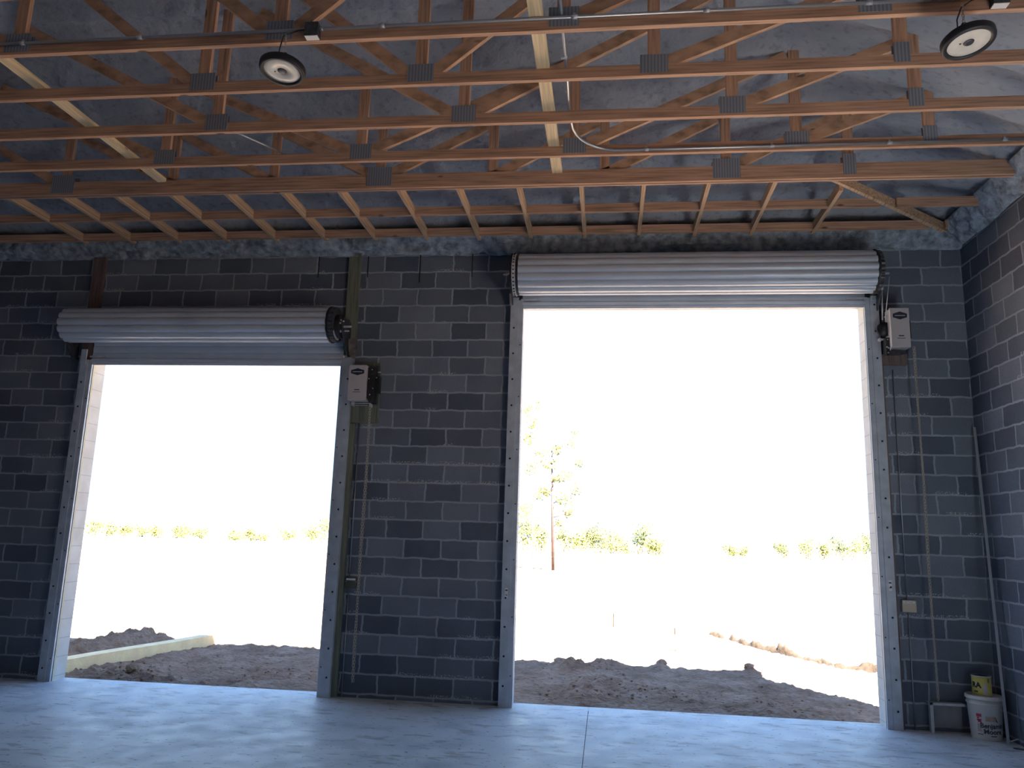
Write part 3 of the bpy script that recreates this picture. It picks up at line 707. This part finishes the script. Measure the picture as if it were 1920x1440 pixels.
# ------------------------------------------------------------------ boards, boxes and pipes on the back wall
def slab(name, a, b, m, label, cat, group=None):
    o = obj(name, MB().box(a, b), m, loc=((a[0]+b[0])/2, (a[1]+b[1])/2, a[2])); return finish(o, label, cat, group)
slab('wall_board', (-3.215, -.0385, 3.58), (-3.065, -.0005, 4.84), M_TREATB, 'dark upright plank on the block wall above the left end of the shorter door', 'board')
slab('wall_board', (-.012, -.0385, 3.63), (.128, -.0005, 4.85), M_TREAT, 'greenish upright plank on the pier above the right end of the shorter door', 'board')
slab('backing_board', (.135, -.0395, 2.86), (.445, -.0005, 3.54), M_TREAT, 'brown wood panel behind the chain hoist on the middle pier', 'board')
slab('backing_board', (5.823, -.0395, 3.55), (6.085, -.0005, 4.08), M_TREATB, 'brown wood panel behind the chain hoist near the right corner', 'board')
slab('trim_board', (.13, -.040, FZ), (.19, -.0005, 2.85), M_TREAT, 'narrow upright wood strip right of the shorter door opening', 'board')
slab('trim_board', (5.823, -.030, FZ), (5.850, -.0005, 3.54), M_TREATB, 'narrow upright wood strip right of the taller door opening', 'board')
for x, l, lab in ((-.39, .27, 'thin black strip running down the wall left of the greenish plank'), (.205, .27, 'thin black strip just right of the greenish plank'), (.825, .34, 'longest thin black strip, at the top middle of the pier'), (1.435, .28, 'thin black strip nearest the left end of the taller door coil')):
    m = MB().box((x-.006, -.0045, 4.84-l), (x+.006, -.0005, 4.87)); m.lathe([(0, .003), (.006, .003), (.006, 0)], 8, Matrix.Translation((x, -.0045, 4.84-l+.02)) @ Matrix.Rotation(PI/2, 4, 'X'))  # thin black strip with a small disc near its lower end
    finish(obj('wall_strip', m, M_BLACK, loc=(x, 0, 4.84-l)), lab, 'metal strap', 'black strips on the block wall')
# control stations with thin conduits
def station(x0, x1, z0, z1, m, xc, ztop, label, lab2, dark):
    S = thing('switch_box', ((x0+x1)/2, -.02, z0), label, 'switch box')
    B = obj('box_body', MB().box((x0, -.050, z0), (x1, -.0005, z1)), m, S, bevel=.004)
    obj('label_strip', MB().box((x0+.012, -.0515, z1-.030), (x1-.012, -.0500, z1-.010)), M_WHITE, B)
    if not dark:
        obj('strip_marks', MB().box((x0+.02, -.0520, z1-.027), (x0+.05, -.0515, z1-.014)).box((x0+.058, -.0520, z1-.027), (x1-.03, -.0515, z1-.014)), M_GREYBOX, B)
    pieces('screw', MB().tube([(x0+.01, -.053, z1-.045), (x0+.01, -.05, z1-.045)], .004, 6).tube([(x1-.01, -.053, z1-.045), (x1-.01, -.05, z1-.045)], .004, 6), M_STEEL, B)
    c = obj('wall_conduit', MB().tube([(xc, -.012, z1), (xc, -.012, ztop)], .006, 8).tube([(xc+.004, -.012, FZ), (xc+.004, -.012, z0)], .006, 8), M_COND, loc=(xc, -.01, FZ)); finish(c, lab2, 'conduit')
station(.205, .330, 1.070, 1.185, mat('olive_box', (.10, .10, .07), .5), .235, 2.86, 'dark switch box with a pale strip on the pier beside the shorter door', 'thin upright conduit on the middle pier through the dark switch box', True)
station(5.885, 6.018, 1.055, 1.170, M_BEIGE, 5.945, 3.50, 'beige switch box on the wall beside the taller door', 'thin upright conduit through the beige switch box beside the taller door', False)
finish(obj('pull_cord', MB().tube([(.337, -.02, .74), (.333, -.022, .5), (.335, -.02, .27)], .004, 6), M_COND, loc=(.335, -.02, .27)), 'short thin cord low on the pier between conduit and chain', 'cord')

# ------------------------------------------------------------------ things on the floor in the right corner
bx, by = 6.515, -.195; bz = FZ
BK = thing('plastic_bucket', (bx, by, bz), 'large white plastic paint bucket with lid standing in the right corner', 'bucket')
Rb, Rt, Hh = .128, .150, .385
T0 = Matrix.Translation((bx, by, bz))
obj('bucket_body', MB().lathe([(.0, 0), (Rb-.006, 0), (Rb, .008), (Rb+(Rt-Rb)*.80, Hh*.80), (Rb+(Rt-Rb)*.80+.008, Hh*.80+.004), (Rb+(Rt-Rb)*.84+.008, Hh*.84), (Rb+(Rt-Rb)*.85, Hh*.845), (Rt-.002, Hh-.03)], 48, T0), M_BUCKET, BK)
obj('lid', MB().lathe([(Rt+.008, Hh-.032), (Rt+.011, Hh-.028), (Rt+.010, Hh-.004), (Rt+.004, Hh), (Rt-.010, Hh), (Rt-.014, Hh-.012), (0, Hh-.012)], 48, T0), M_BUCKET, BK)
face = math.atan2(CAM.y-by, CAM.x-bx)
def on_bucket(ang0):
    def f(u, v, d):
        z = v; R = Rb+(Rt-Rb)*z/Hh+.0008+max(d, 0); a = face+ang0+u/R
        return Vector((bx+R*math.cos(a), by+R*math.sin(a), bz+z))
    return f
def patch_on(f, u0, u1, v0, v1, n=10, d=.0006):
    m = MB(); vs = []
    for i in range(n+1):
        for (v, dd) in ((v0, 0), (v1, 0)): vs.append(f(u0+(u1-u0)*i/n, v, d))
    m.add(vs, [(2*i, 2*i+2, 2*i+3, 2*i+1) for i in range(n)]); return m
def merge(*ms):
    o = MB()
    for m in ms: o.add(m.v, m.f)
    return o
fb = on_bucket(0)
sh = lambda du, dv, f=fb: (lambda u, v, d: f(u+du, v+dv, d))
obj('brand_lettering', merge(text_mb('Benjamin', .058, sh(.058, .112), .0006, .0016), text_mb('Moore', .058, sh(.058, .062), .0006, .0016)), M_NAVY, BK)
lg = MB(); P = [(.005, .205), (.085, .205), (.102, .172), (.005, .172)]
g2 = [fb(u, v, .0006) for u, v in [(.0, .212), (.03, .212), (.06, .212), (.078, .216), (.104, .168), (.07, .172), (.035, .172), (.0, .172)]]
lg.add(g2, [(0, 1, 6, 7), (1, 2, 5, 6), (2, 3, 4, 5)]); obj('triangle_logo', lg, M_TAN, BK)
lg = MB(); lg.add([fb(u, v, .0012) for u, v in [(.078, .216), (.084, .212), (.106, .164), (.092, .168)]], [(0, 1, 2, 3)]); obj('logo_edge', lg, M_NAVY, BK)
rd = merge(patch_on(fb, -.078, -.032, .205, .232), patch_on(fb, -.074, -.034, .172, .186), patch_on(fb, -.066, -.040, .158, .172), patch_on(fb, -.072, -.052, .190, .203), patch_on(fb, -.046, -.034, .15, .165))
obj('red_label', rd, M_RED, BK)
tl = [patch_on(fb, -.072, -.034-.004*(k % 3), .140-.010*k, .144-.010*k, 4) for k in range(7)]
obj('small_print', merge(*tl), mat('print_mauve', (.35, .2, .26), .5), BK)
obj('small_print', merge(patch_on(fb, -.072, -.026, .050, .056), patch_on(fb, .035, .085, .040, .047), patch_on(fb, .05, .105, .308, .316)), M_NAVY, BK)
CN = thing('paint_can', (6.505, -.19, bz+Hh-.012), 'yellow paint can with dark letters standing on the white bucket', 'can')
cnx, cny, cz0, rc, hc = 6.505, -.19, bz+Hh-.011, .082, .180
T1 = Matrix.Translation((cnx, cny, cz0))
obj('can_body', MB().lathe([(0, 0), (rc, 0), (rc, hc), (0, hc)], 40, T1), M_YEL, CN)
obj('rim', MB().lathe([(rc+.003, hc-.006), (rc+.004, hc+.004), (rc-.006, hc+.004), (rc-.010, hc-.0)], 40, T1).lathe([(rc+.002, .0), (rc+.003, .006), (rc+.0005, .010)], 40, T1), M_STEEL, CN)
def on_can(u, v, d):
    R = rc+.0008+max(d, 0); a = math.atan2(CAM.y-cny, CAM.x-cnx)+u/R; return Vector((cnx+R*math.cos(a), cny+R*math.sin(a), cz0+v))
obj('can_lettering', merge(text_mb('RA', .066, lambda u, v, d: on_can(u-.048, v+.080, d), .0005, .0035), patch_on(on_can, -.072, -.034, .038, .050)), M_BLACK, CN)
obj('pale_patch', merge(patch_on(on_can, .010, .048, .02, .10), patch_on(on_can, .022, .040, .10, .125)), M_LILAC, CN)
obj('label_square', patch_on(on_can, .052, .070, .125, .165, 4), mat('can_green', (.12, .16, .10), .5), CN)
# sheet metal pan on edge against the wall
PT = thing('sheet_metal_pan', (6.25, -.1, FZ), 'grey sheet metal pan standing on edge against the wall beside the bucket', 'metal pan')
xa_, xb_ = 6.075, 6.375; zt_ = .235
obj('pan_back', MB().box((xa_, -.030, FZ+.05), (xb_, -.027, zt_)), mat('pan_metal', (.30, .31, .34), .5, .3, var=.2, scale=6), PT)
obj('flange', MB().box((xa_-.02, -.11, zt_-.003), (xb_, -.027, zt_)).box((xa_-.02, -.113, zt_-.022), (xb_, -.110, zt_)), M_STEEL, PT)
obj('flange', MB().box((xa_-.002, -.11, FZ), (xa_+.001, -.027, zt_)).box((xa_-.016, -.113, FZ), (xa_+.012, -.110, zt_)), M_STEEL, PT)
# leaning steel angle
p, q = Vector((6.585, -.44, FZ+.002)), Vector((6.684, -.05, 2.90)); d = (q-p).normalized()
sdv = d.cross(Vector((0, 1, 0))).normalized(); fv = sdv.cross(d).normalized()
pm = MB()
for (a0, a1, b0, b1) in ((-.013, .013, -.0125, -.0095), (-.013, -.010, -.0125, .0125)):
    vs = [c+sdv*a+fv*b for c in (p, q) for a, b in ((a0, b0), (a1, b0), (a1, b1), (a0, b1))]
    pm.add(vs, [(3, 2, 1, 0), (4, 5, 6, 7), (0, 1, 5, 4), (1, 2, 6, 5), (2, 3, 7, 6), (3, 0, 4, 7)])
finish(obj('steel_angle', pm, mat('angle_bright', (.55, .57, .60), .35, .5), loc=p), 'long thin steel angle leaning into the right corner in front of the bucket', 'metal rod')
for k, (a, b, lab) in enumerate((((6.55, -.49, FZ+.006), (6.68, -.56, FZ+.012), 'bright flat metal offcut on the floor at the foot of the leaning angle'),
                                 ((6.60, -.37, FZ+.006), (6.695, -.40, FZ+.05), 'narrow metal offcut tipped up against the right wall behind the leaning angle'),
                                 ((6.57, -.57, FZ+.006), (6.70, -.64, FZ+.006), 'darkest and nearest metal offcut on the floor by the right wall'))):
    finish(obj('metal_offcut', MB().beam(a, b, .03, .004), (M_STEEL, M_GUIDE, M_DARK)[k], loc=a), lab, 'metal scrap', 'metal offcuts by the right wall')

# ------------------------------------------------------------------ outside ground
def dirt_material():
    m = bpy.data.materials.new('dirt'); m.use_nodes = True; t = m.node_tree; b = t.nodes['Principled BSDF']
    co = N(t, 'ShaderNodeTexCoord')
    def nz(sc, det=6, st=(1, 1, 1)):
        mp = N(t, 'ShaderNodeMapping'); mp.inputs['Scale'].default_value = st; t.links.new(co.outputs['Object'], mp.inputs[0])
        n = N(t, 'ShaderNodeTexNoise'); n.inputs['Scale'].default_value = sc; n.inputs['Detail'].default_value = det; t.links.new(mp.outputs[0], n.inputs[0]); return n.outputs[0]
    c = ramp(t, nz(2.5), [(.3, (.24, .165, .115)), (.5, (.33, .24, .175)), (.7, (.41, .31, .235))])
    c = mix(t, .5, c, ramp(t, nz(22, 6, (.6, 1.6, 1)), [(.38, .45), (.55, 1.)]), 'MULTIPLY')
    t.links.new(c, b.inputs['Base Color']); b.inputs['Roughness'].default_value = .95; b.inputs['Specular IOR Level'].default_value = .1
    bp = N(t, 'ShaderNodeBump'); bp.inputs['Strength'].default_value = 1; bp.inputs['Distance'].default_value = .04
    t.links.new(nz(26, 6, (.7, 1.3, 1)), bp.inputs['Height']); t.links.new(bp.outputs[0], b.inputs['Normal'])
    return m
M_DIRT = dirt_material()
M_GRASS = mat('dry_grass', (.50, .46, .30), .95, var=.25, scale=.15)
def mound(x, y, cx, cy, rx, ry, h):
    q = ((x-cx)/rx)**2+((y-cy)/ry)**2; return h*math.exp(-q)
MOUNDS = [(-2.75, .55, .45, .16, .11), (-2.15, .55, .28, .13, .08), (-2.9, .95, .5, .3, .07), (-2.95, 1.9, .25, .9, .06),
          (2.75, 1.05, .30, .22, .13), (2.95, 1.9, .38, .3, .10), (2.55, 2.9, .3, .25, .14), (3.0, 3.3, .25, .2, .11), (3.75, 3.45, .12, .12, .08), (3.6, 1.5, .22, .15, .05),
          (-4.2, 1.6, .35, 2.2, .16), (-3.95, 3.6, .40, 1.2, .13), (-3.5, 6.3, .5, .35, .22), (-3.7, 5.2, .4, .5, .13), (4.5, .9, .8, .25, .04), (5.0, 3.4, .15, .12, .08), (-1.9, 3.9, 1.0, .5, .06), (-.6, 1.4, .5, .12, .05)]
def gz(x, y):
    z = -.115
    for (cx, cy, rx, ry, h) in MOUNDS:
        m = mound(x, y, cx, cy, rx, ry, h); z += m*(1+.8*noise.noise(Vector((x*9, y*9, 1))))
    near = math.exp(-max(0, y-5)/3)
    z += .022*noise.noise(Vector((x*3, y*5, 0)))+near*(.030*noise.noise(Vector((x*9, y*17, 4)))+.026*abs(noise.noise(Vector((x*20, y*34, 7)))))
    if y < .42: z = min(z, -.05)
    return z
def ground():
    mb = MB(); mb.sm = False
    X0, X1, Y0, Y1 = -6.5, 8.5, WT+.001, 5.6; st = .035
    nx, ny = int((X1-X0)/st), int((Y1-Y0)/st)
    vs = [(X0+(X1-X0)*i/nx, Y0+(Y1-Y0)*j/ny, gz(X0+(X1-X0)*i/nx, Y0+(Y1-Y0)*j/ny)) for j in range(ny+1) for i in range(nx+1)]
    mb.sm = True
    mb.add(vs, [(j*(nx+1)+i, j*(nx+1)+i+1, (j+1)*(nx+1)+i+1, (j+1)*(nx+1)+i) for j in range(ny) for i in range(nx)])
    # middle distance
    X0, X1, Y0b, Y1b = -24, 26, Y1-.02, 24; nx, ny = 260, 130
    vs = [(X0+(X1-X0)*i/nx, Y0b+(Y1b-Y0b)*(j/ny)**1.3, gz(X0+(X1-X0)*i/nx, Y0b+(Y1b-Y0b)*(j/ny)**1.3)-.002) for j in range(ny+1) for i in range(nx+1)]
    mb.add(vs, [(j*(nx+1)+i, j*(nx+1)+i+1, (j+1)*(nx+1)+i+1, (j+1)*(nx+1)+i) for j in range(ny) for i in range(nx)])
    mb.sm = False
    for a, b, c, d, z in ((-24, 26, 24, 60, -.14), (-90, -24, -60, 60, -.14), (26, 120, -60, 60, -.14), (-6.5-17.5, -6.5, -60, 5.6, -.14), (8.5, 26, -60, 5.6, -.14), (-6.5, 8.5, -60, YF-WT, -.14)):
        mb.add([(a, c, z), (b, c, z), (b, d, z), (a, d, z)], [(0, 1, 2, 3)])
    for a, b in ((-6.5, XL-WT), (XR+WT, 8.5)): mb.add([(a, YF-WT, -.14), (b, YF-WT, -.14), (b, WT, -.14), (a, WT, -.14)], [(0, 1, 2, 3)])
    return mb
finish(obj('ground', ground(), M_DIRT, fix=False), kind='structure')
finish(obj('far_ground', MB().add([(-300, 60, -.14), (300, 60, -.14), (300, 500, -.3), (-300, 500, -.3)], [(0, 1, 2, 3)]), M_GRASS, fix=False), kind='structure')
# low concrete footing wall running out from the left door
fw_ = MB(); n = 30; vs = []
for i in range(n+1):
    y = .45+6.2*i/n; x = -3.44+.02*math.sin(y*2)+.78*(i/n); zt = .065-.03*i/n+.010*math.sin(y*1.7)
    vs += [(x-.16, y, -.2), (x+.04, y, -.2), (x+.04, y, zt), (x-.16, y, zt)]
fw_.add(vs, [(4*i+a, 4*i+(a+1) % 4, 4*i+4+(a+1) % 4, 4*i+4+a) for i in range(n) for a in range(4)]+[(0, 1, 2, 3), (4*n+3, 4*n+2, 4*n+1, 4*n)])
finish(obj('concrete_curb', fw_, M_CONC, loc=(-3.45, .55, -.2)), 'low pale concrete footing running outward through the dirt beyond the left door', 'curb')
# loose clods
def clod(x, y, r, seed):
    bm = bmesh.new(); bmesh.ops.create_icosphere(bm, subdivisions=2, radius=r)
    for v in bm.verts: v.co *= 1+.45*noise.noise(v.co*(2.2/r)+Vector((seed*3.1, 0, 0))); v.co.z *= .75
    m = MB(); z = gz(x, y); m.add([v.co+Vector((x, y, z+r*.35)) for v in bm.verts], [[v.index for v in f.verts] for f in bm.faces]); bm.free(); return m
big = [((-2.52, .62, .075), 'dark dirt clod beside the left door threshold, nearest the middle of the opening', 1), ((-2.78, .60, .07), 'dark dirt clod at the left end of the pile by the left door jamb', 2),
       ((2.35, 3.35, .10), 'dirt clod on top of the heap at the far edge of shade, left one', 3), ((2.92, 3.55, .10), 'dirt clod at the shade edge near the middle left of the taller opening', 4),
       ((3.78, 3.55, .075), 'lone dirt clod at the shade edge in the middle of the taller opening', 5), ((4.98, 3.45, .07), 'dirt clod at the bend of the shade edge', 6)]
for (x, y, r), lab, s in big:
    finish(obj('dirt_clod', clod(x, y, r, s), M_DIRT, loc=(x, y, gz(x, y))), lab, 'dirt clod', 'large clods outside the doors')
cl = MB(); random.seed(11)
for k in range(420):
    c = random.choice([(-2.6, .62, .38, .12), (-2.6, 1.0, .2, .2), (2.75, 1.05, .28, .18), (2.95, 1.9, .38, .25), (2.7, 3.0, .3, .25), (3.6, 1.5, .25, .15), (4.8, 1.2, .6, .4), (-.6, 1.5, .6, .25), (-1.9, 1.6, .8, .5), (4.2, 1.5, .6, .4)])
    x, y = random.gauss(c[0], c[2]), max(.34, random.gauss(c[1], c[3])); r = random.uniform(.006, .02)
    bm = bmesh.new(); bmesh.ops.create_icosphere(bm, subdivisions=1, radius=r)
    cl.add([Vector((v.co.x*random.uniform(.8, 1.3), v.co.y, v.co.z*.8))+Vector((x, y, gz(x, y)+r*.3)) for v in bm.verts], [[v.index for v in f.verts] for f in bm.faces]); bm.free()
finish(obj('dirt_crumbs', cl, M_DIRT), 'crumbled loose soil scattered over the shaded dirt outside the doors', 'soil', kind='stuff')

M_DKBROWN = mat('dark_brown', (.036, .022, .011), .95, var=.4, scale=6, bump=.5)  # very dark brown, used for the soil ridge and the stakes
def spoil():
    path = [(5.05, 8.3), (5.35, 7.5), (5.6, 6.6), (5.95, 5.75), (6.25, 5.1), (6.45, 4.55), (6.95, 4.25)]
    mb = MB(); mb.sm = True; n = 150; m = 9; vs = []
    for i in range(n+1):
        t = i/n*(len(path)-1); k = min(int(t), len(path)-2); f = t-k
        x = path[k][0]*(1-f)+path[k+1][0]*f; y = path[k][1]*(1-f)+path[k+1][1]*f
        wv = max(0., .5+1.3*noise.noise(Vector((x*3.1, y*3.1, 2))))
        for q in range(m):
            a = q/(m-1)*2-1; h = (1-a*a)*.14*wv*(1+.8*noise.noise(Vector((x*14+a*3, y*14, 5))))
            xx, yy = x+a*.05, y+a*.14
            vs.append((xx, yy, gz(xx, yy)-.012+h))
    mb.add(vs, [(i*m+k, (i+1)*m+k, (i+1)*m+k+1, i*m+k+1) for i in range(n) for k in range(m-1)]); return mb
finish(obj('soil_ridge', spoil(), M_DKBROWN, fix=False), 'broken ridge of very dark soil in the sunlight right of the shade edge', 'soil', kind='stuff')

# ------------------------------------------------------------------ far vegetation
M_LEAF = mat('sunlit_leaf', (.24, .25, .075), .8, var=.35, scale=.8); M_LEAF2 = mat('sunlit_leaf_dark', (.15, .165, .05), .8, var=.35, scale=.8)
M_BARK = mat('bark', (.10, .06, .05), .9, var=.3, scale=4)
M_PBARK = mat('pale_bark', (.30, .26, .22), .9, var=.2, scale=4)
def pix(px, Y, z0=None):
    """ground point seen at image column px at depth Y"""
    d = fw+rr*((px-960)/F_PX)+uu*((720-1030)/F_PX); s = (Y-CAM.y)/d.y; return CAM.x+d.x*s
def leaves(mb, c, rad, n, size):
    for _ in range(n):
        while True:
            p = Vector((random.uniform(-1, 1), random.uniform(-1, 1), random.uniform(-1, 1)))
            if p.length < 1: break
        p = p*(.55+.45*p.length); p = Vector((p.x*rad[0], p.y*rad[1], p.z*rad[2]))+Vector(c)
        a = Vector((random.gauss(0, 1), random.gauss(0, 1), random.gauss(0, 1))).normalized(); b = a.orthogonal().normalized(); s = size*random.uniform(.6, 1.3)
        mb.add([p-a*s, p-b*s*.5, p+a*s, p+b*s*.5], [(0, 1, 2, 3)])
random.seed(5)
def shrub(px, Y, h, w, label, grp, dens=1., dark=False):
    h *= 1.2
    x = pix(px, Y); S = thing('shrub', (x, Y, -.2), label, 'shrub', grp)
    m = MB()
    for _ in range(4): leaves(m, (x+random.uniform(-.35, .35)*w, Y+random.uniform(-.3, .3), -.2+h*random.uniform(.35, .7)), (w*.35, .8, h*.32), int(230*dens), .17)
    leaves(m, (x, Y, -.2+h*.3), (w*.5, .8, h*.3), int(240*dens), .17)
    obj('foliage', m, M_LEAF2 if dark else M_LEAF, S, fix=False)
    st = MB()
    for k in range(3): st.tube([(x+(k-1)*.25, Y, -.25), (x+(k-1)*.5, Y+.1, h*.6)], [.06, .02], 6)
    obj('stem', st, M_BARK, S)
gl = 'far shrubs seen through the left door'
for i, (px, h, w) in enumerate([(172, 2.6, 4.2), (200, 2.3, 3.4), (228, 2.5, 3.2), (262, 1.7, 3.2), (290, 2.0, 3.0), (330, 2.3, 3.4), (345, 1.8, 2.2), (372, 2.0, 3.0), (440, 1.5, 3.6), (465, 2.3, 3.0), (490, 1.5, 2.6), (535, 1.9, 3.6), (580, 2.9, 3.6), (606, 4.2, 4.4)]):
    shrub(px, 112+(i % 4)*3.6, h, w, 'far yellow green shrub through the left door, %s of the row from the left' % ['first', 'second', 'third', 'fourth', 'fifth', 'sixth', 'seventh', 'eighth', 'ninth', 'tenth', 'eleventh', 'twelfth', 'thirteenth', 'tallest'][i], gl, .7)
gr = 'far shrubs seen through the right door'
lst = [(985, 5.2, 4.5, 'tall shrub mass hugging the left jamb of the taller door'), (1015, 3.6, 3.2, 'far shrub just left of the thin dark trunk'), (1062, 3.0, 3.0, 'far shrub just right of the thin dark trunk'),
       (1095, 3.4, 3.0, 'far rounded shrub third in the clump right of the trunk'), (1122, 3.6, 3.4, 'broad far shrub in the middle of the clump right of the trunk'), (1150, 3.2, 3.0, 'lower far shrub left of the clump\'s peak'),
       (1170, 2.6, 2.4, 'lowest far shrub just left of the pointed one'), (1200, 4.2, 3.4, 'pointed far shrub, tallest of the clump right of the trunk'), (1230, 2.4, 2.6, 'small far shrub at the right end of the clump'),
       (1370, 2.0, 2.4, 'small lone far shrub in the middle gap of the taller opening'), (1392, 1.6, 1.8, 'tiny far shrub right beside the lone one in the gap'),
       (1470, 2.4, 3.4, 'low dark far shrub starting the right hand row'), (1515, 3.4, 3.6, 'second far shrub of the right hand row'), (1545, 2.7, 3.0, 'third far shrub of the right hand row'),
       (1575, 3.3, 3.0, 'fullest far shrub near the right jamb'), (1600, 3.9, 3.4, 'upright far shrub next to the right jamb'), (1625, 4.6, 4.2, 'tallest far shrub of the right hand row at the jamb')]
for i, (px, h, w, lab) in enumerate(lst): shrub(px, (88 if px < 1300 else 112)+(i % 4)*3.6, h, w, lab, gr, .8, dark=px in (1122, 1200, 1470, 1575))
g = MB(); random.seed(21)
for _ in range(5200):
    x, y = random.uniform(-13, 9), random.uniform(78, 81); h = random.uniform(.2, .5)
    g.add([(x-.07, y, -.2), (x+.07, y, -.2), (x+random.uniform(-.1, .1), y+.05, -.15+h)], [(0, 1, 2)])
finish(obj('tall_grass', g, M_LEAF, fix=False), 'pale yellow grass strip at the foot of the far shrubs beyond the taller door', 'grass', kind='stuff')
def tree(x, Y, h, label, clusters, lean=0, tr=.10, name='tree', bark=None):
    bark = bark or M_BARK
    T = thing(name, (x, Y, -.2), label, 'tree', 'thin sparse trees beyond the right door')
    obj('trunk', MB().tube([(x, Y, -.3), (x+lean*.5, Y, h*.5), (x+lean, Y, h)], [tr, tr*.75, tr*.2], 8), bark, T)
    br = MB(); fo = MB()
    for (dx, z, rx, rz, n) in clusters:
        xt = x+lean*z/h
        br.tube([(xt, Y, z-rz*.8), (x+dx, Y, z)], [tr*.3, tr*.12], 5)
        leaves(fo, (x+dx, Y, z), (rx*.9, rx*.9, rz*.9), int(n*2.6), .08+.001*Y)
    pieces('branch', br, bark, T); obj('foliage', fo, M_LEAF, T, fix=False)
tree(-.09, 38.6, 7.6, 'slender dark trunked young tree standing in the field beyond the taller door', [(-.6, 4.4, .5, .35, 42), (.45, 4.0, .55, .4, 48), (.2, 5.2, .6, .35, 48), (-.3, 6.0, .7, .35, 46), (.9, 3.2, .45, .4, 36), (.3, 2.6, .35, .3, 26), (.1, 6.9, .45, .4, 28)], lean=-.25, tr=.095)
x1 = pix(1072, 64); tree(x1, 64, 11.5, 'pale sparse tree right behind the slender dark trunk', [(-.4, 5, .7, .7, 40), (.3, 6.2, .7, .7, 46), (-.5, 7.4, .8, .6, 46), (.6, 8.6, .6, .6, 36), (-.2, 10.3, .8, .7, 36), (.1, 11.4, .4, .4, 14)], tr=.05, bark=M_PBARK)
x2 = pix(998, 70); tree(x2, 70, 15.5, 'tall pale tree close against the left jamb of the taller door', [(-.8, 4.5, 1.3, 1., 90), (.6, 6, .8, .8, 50), (-.4, 8.5, 1., .8, 55), (.7, 10.2, .9, .8, 70), (-.7, 11.4, .9, .9, 60), (-.2, 12.9, .9, .7, 55), (-.9, 14.4, .8, .9, 50), (.3, 15.0, .5, .7, 24)], tr=.06, bark=M_PBARK)
# stakes standing in the sunny dirt
for px, py_y, h, lab in ((1151, 8.89, .27, 'thin survey stake standing in the sunny dirt, left one'), (1264, 8.0, .12, 'short survey stake standing in the sunny dirt, right one')):
    x = pix(px, py_y); finish(obj('survey_stake', MB().box((x-.012, py_y, gz(x, py_y)-.05), (x+.012, py_y+.02, gz(x, py_y)+h)), M_DKBROWN, loc=(x, py_y, gz(x, py_y))), lab, 'stake', 'survey stakes')
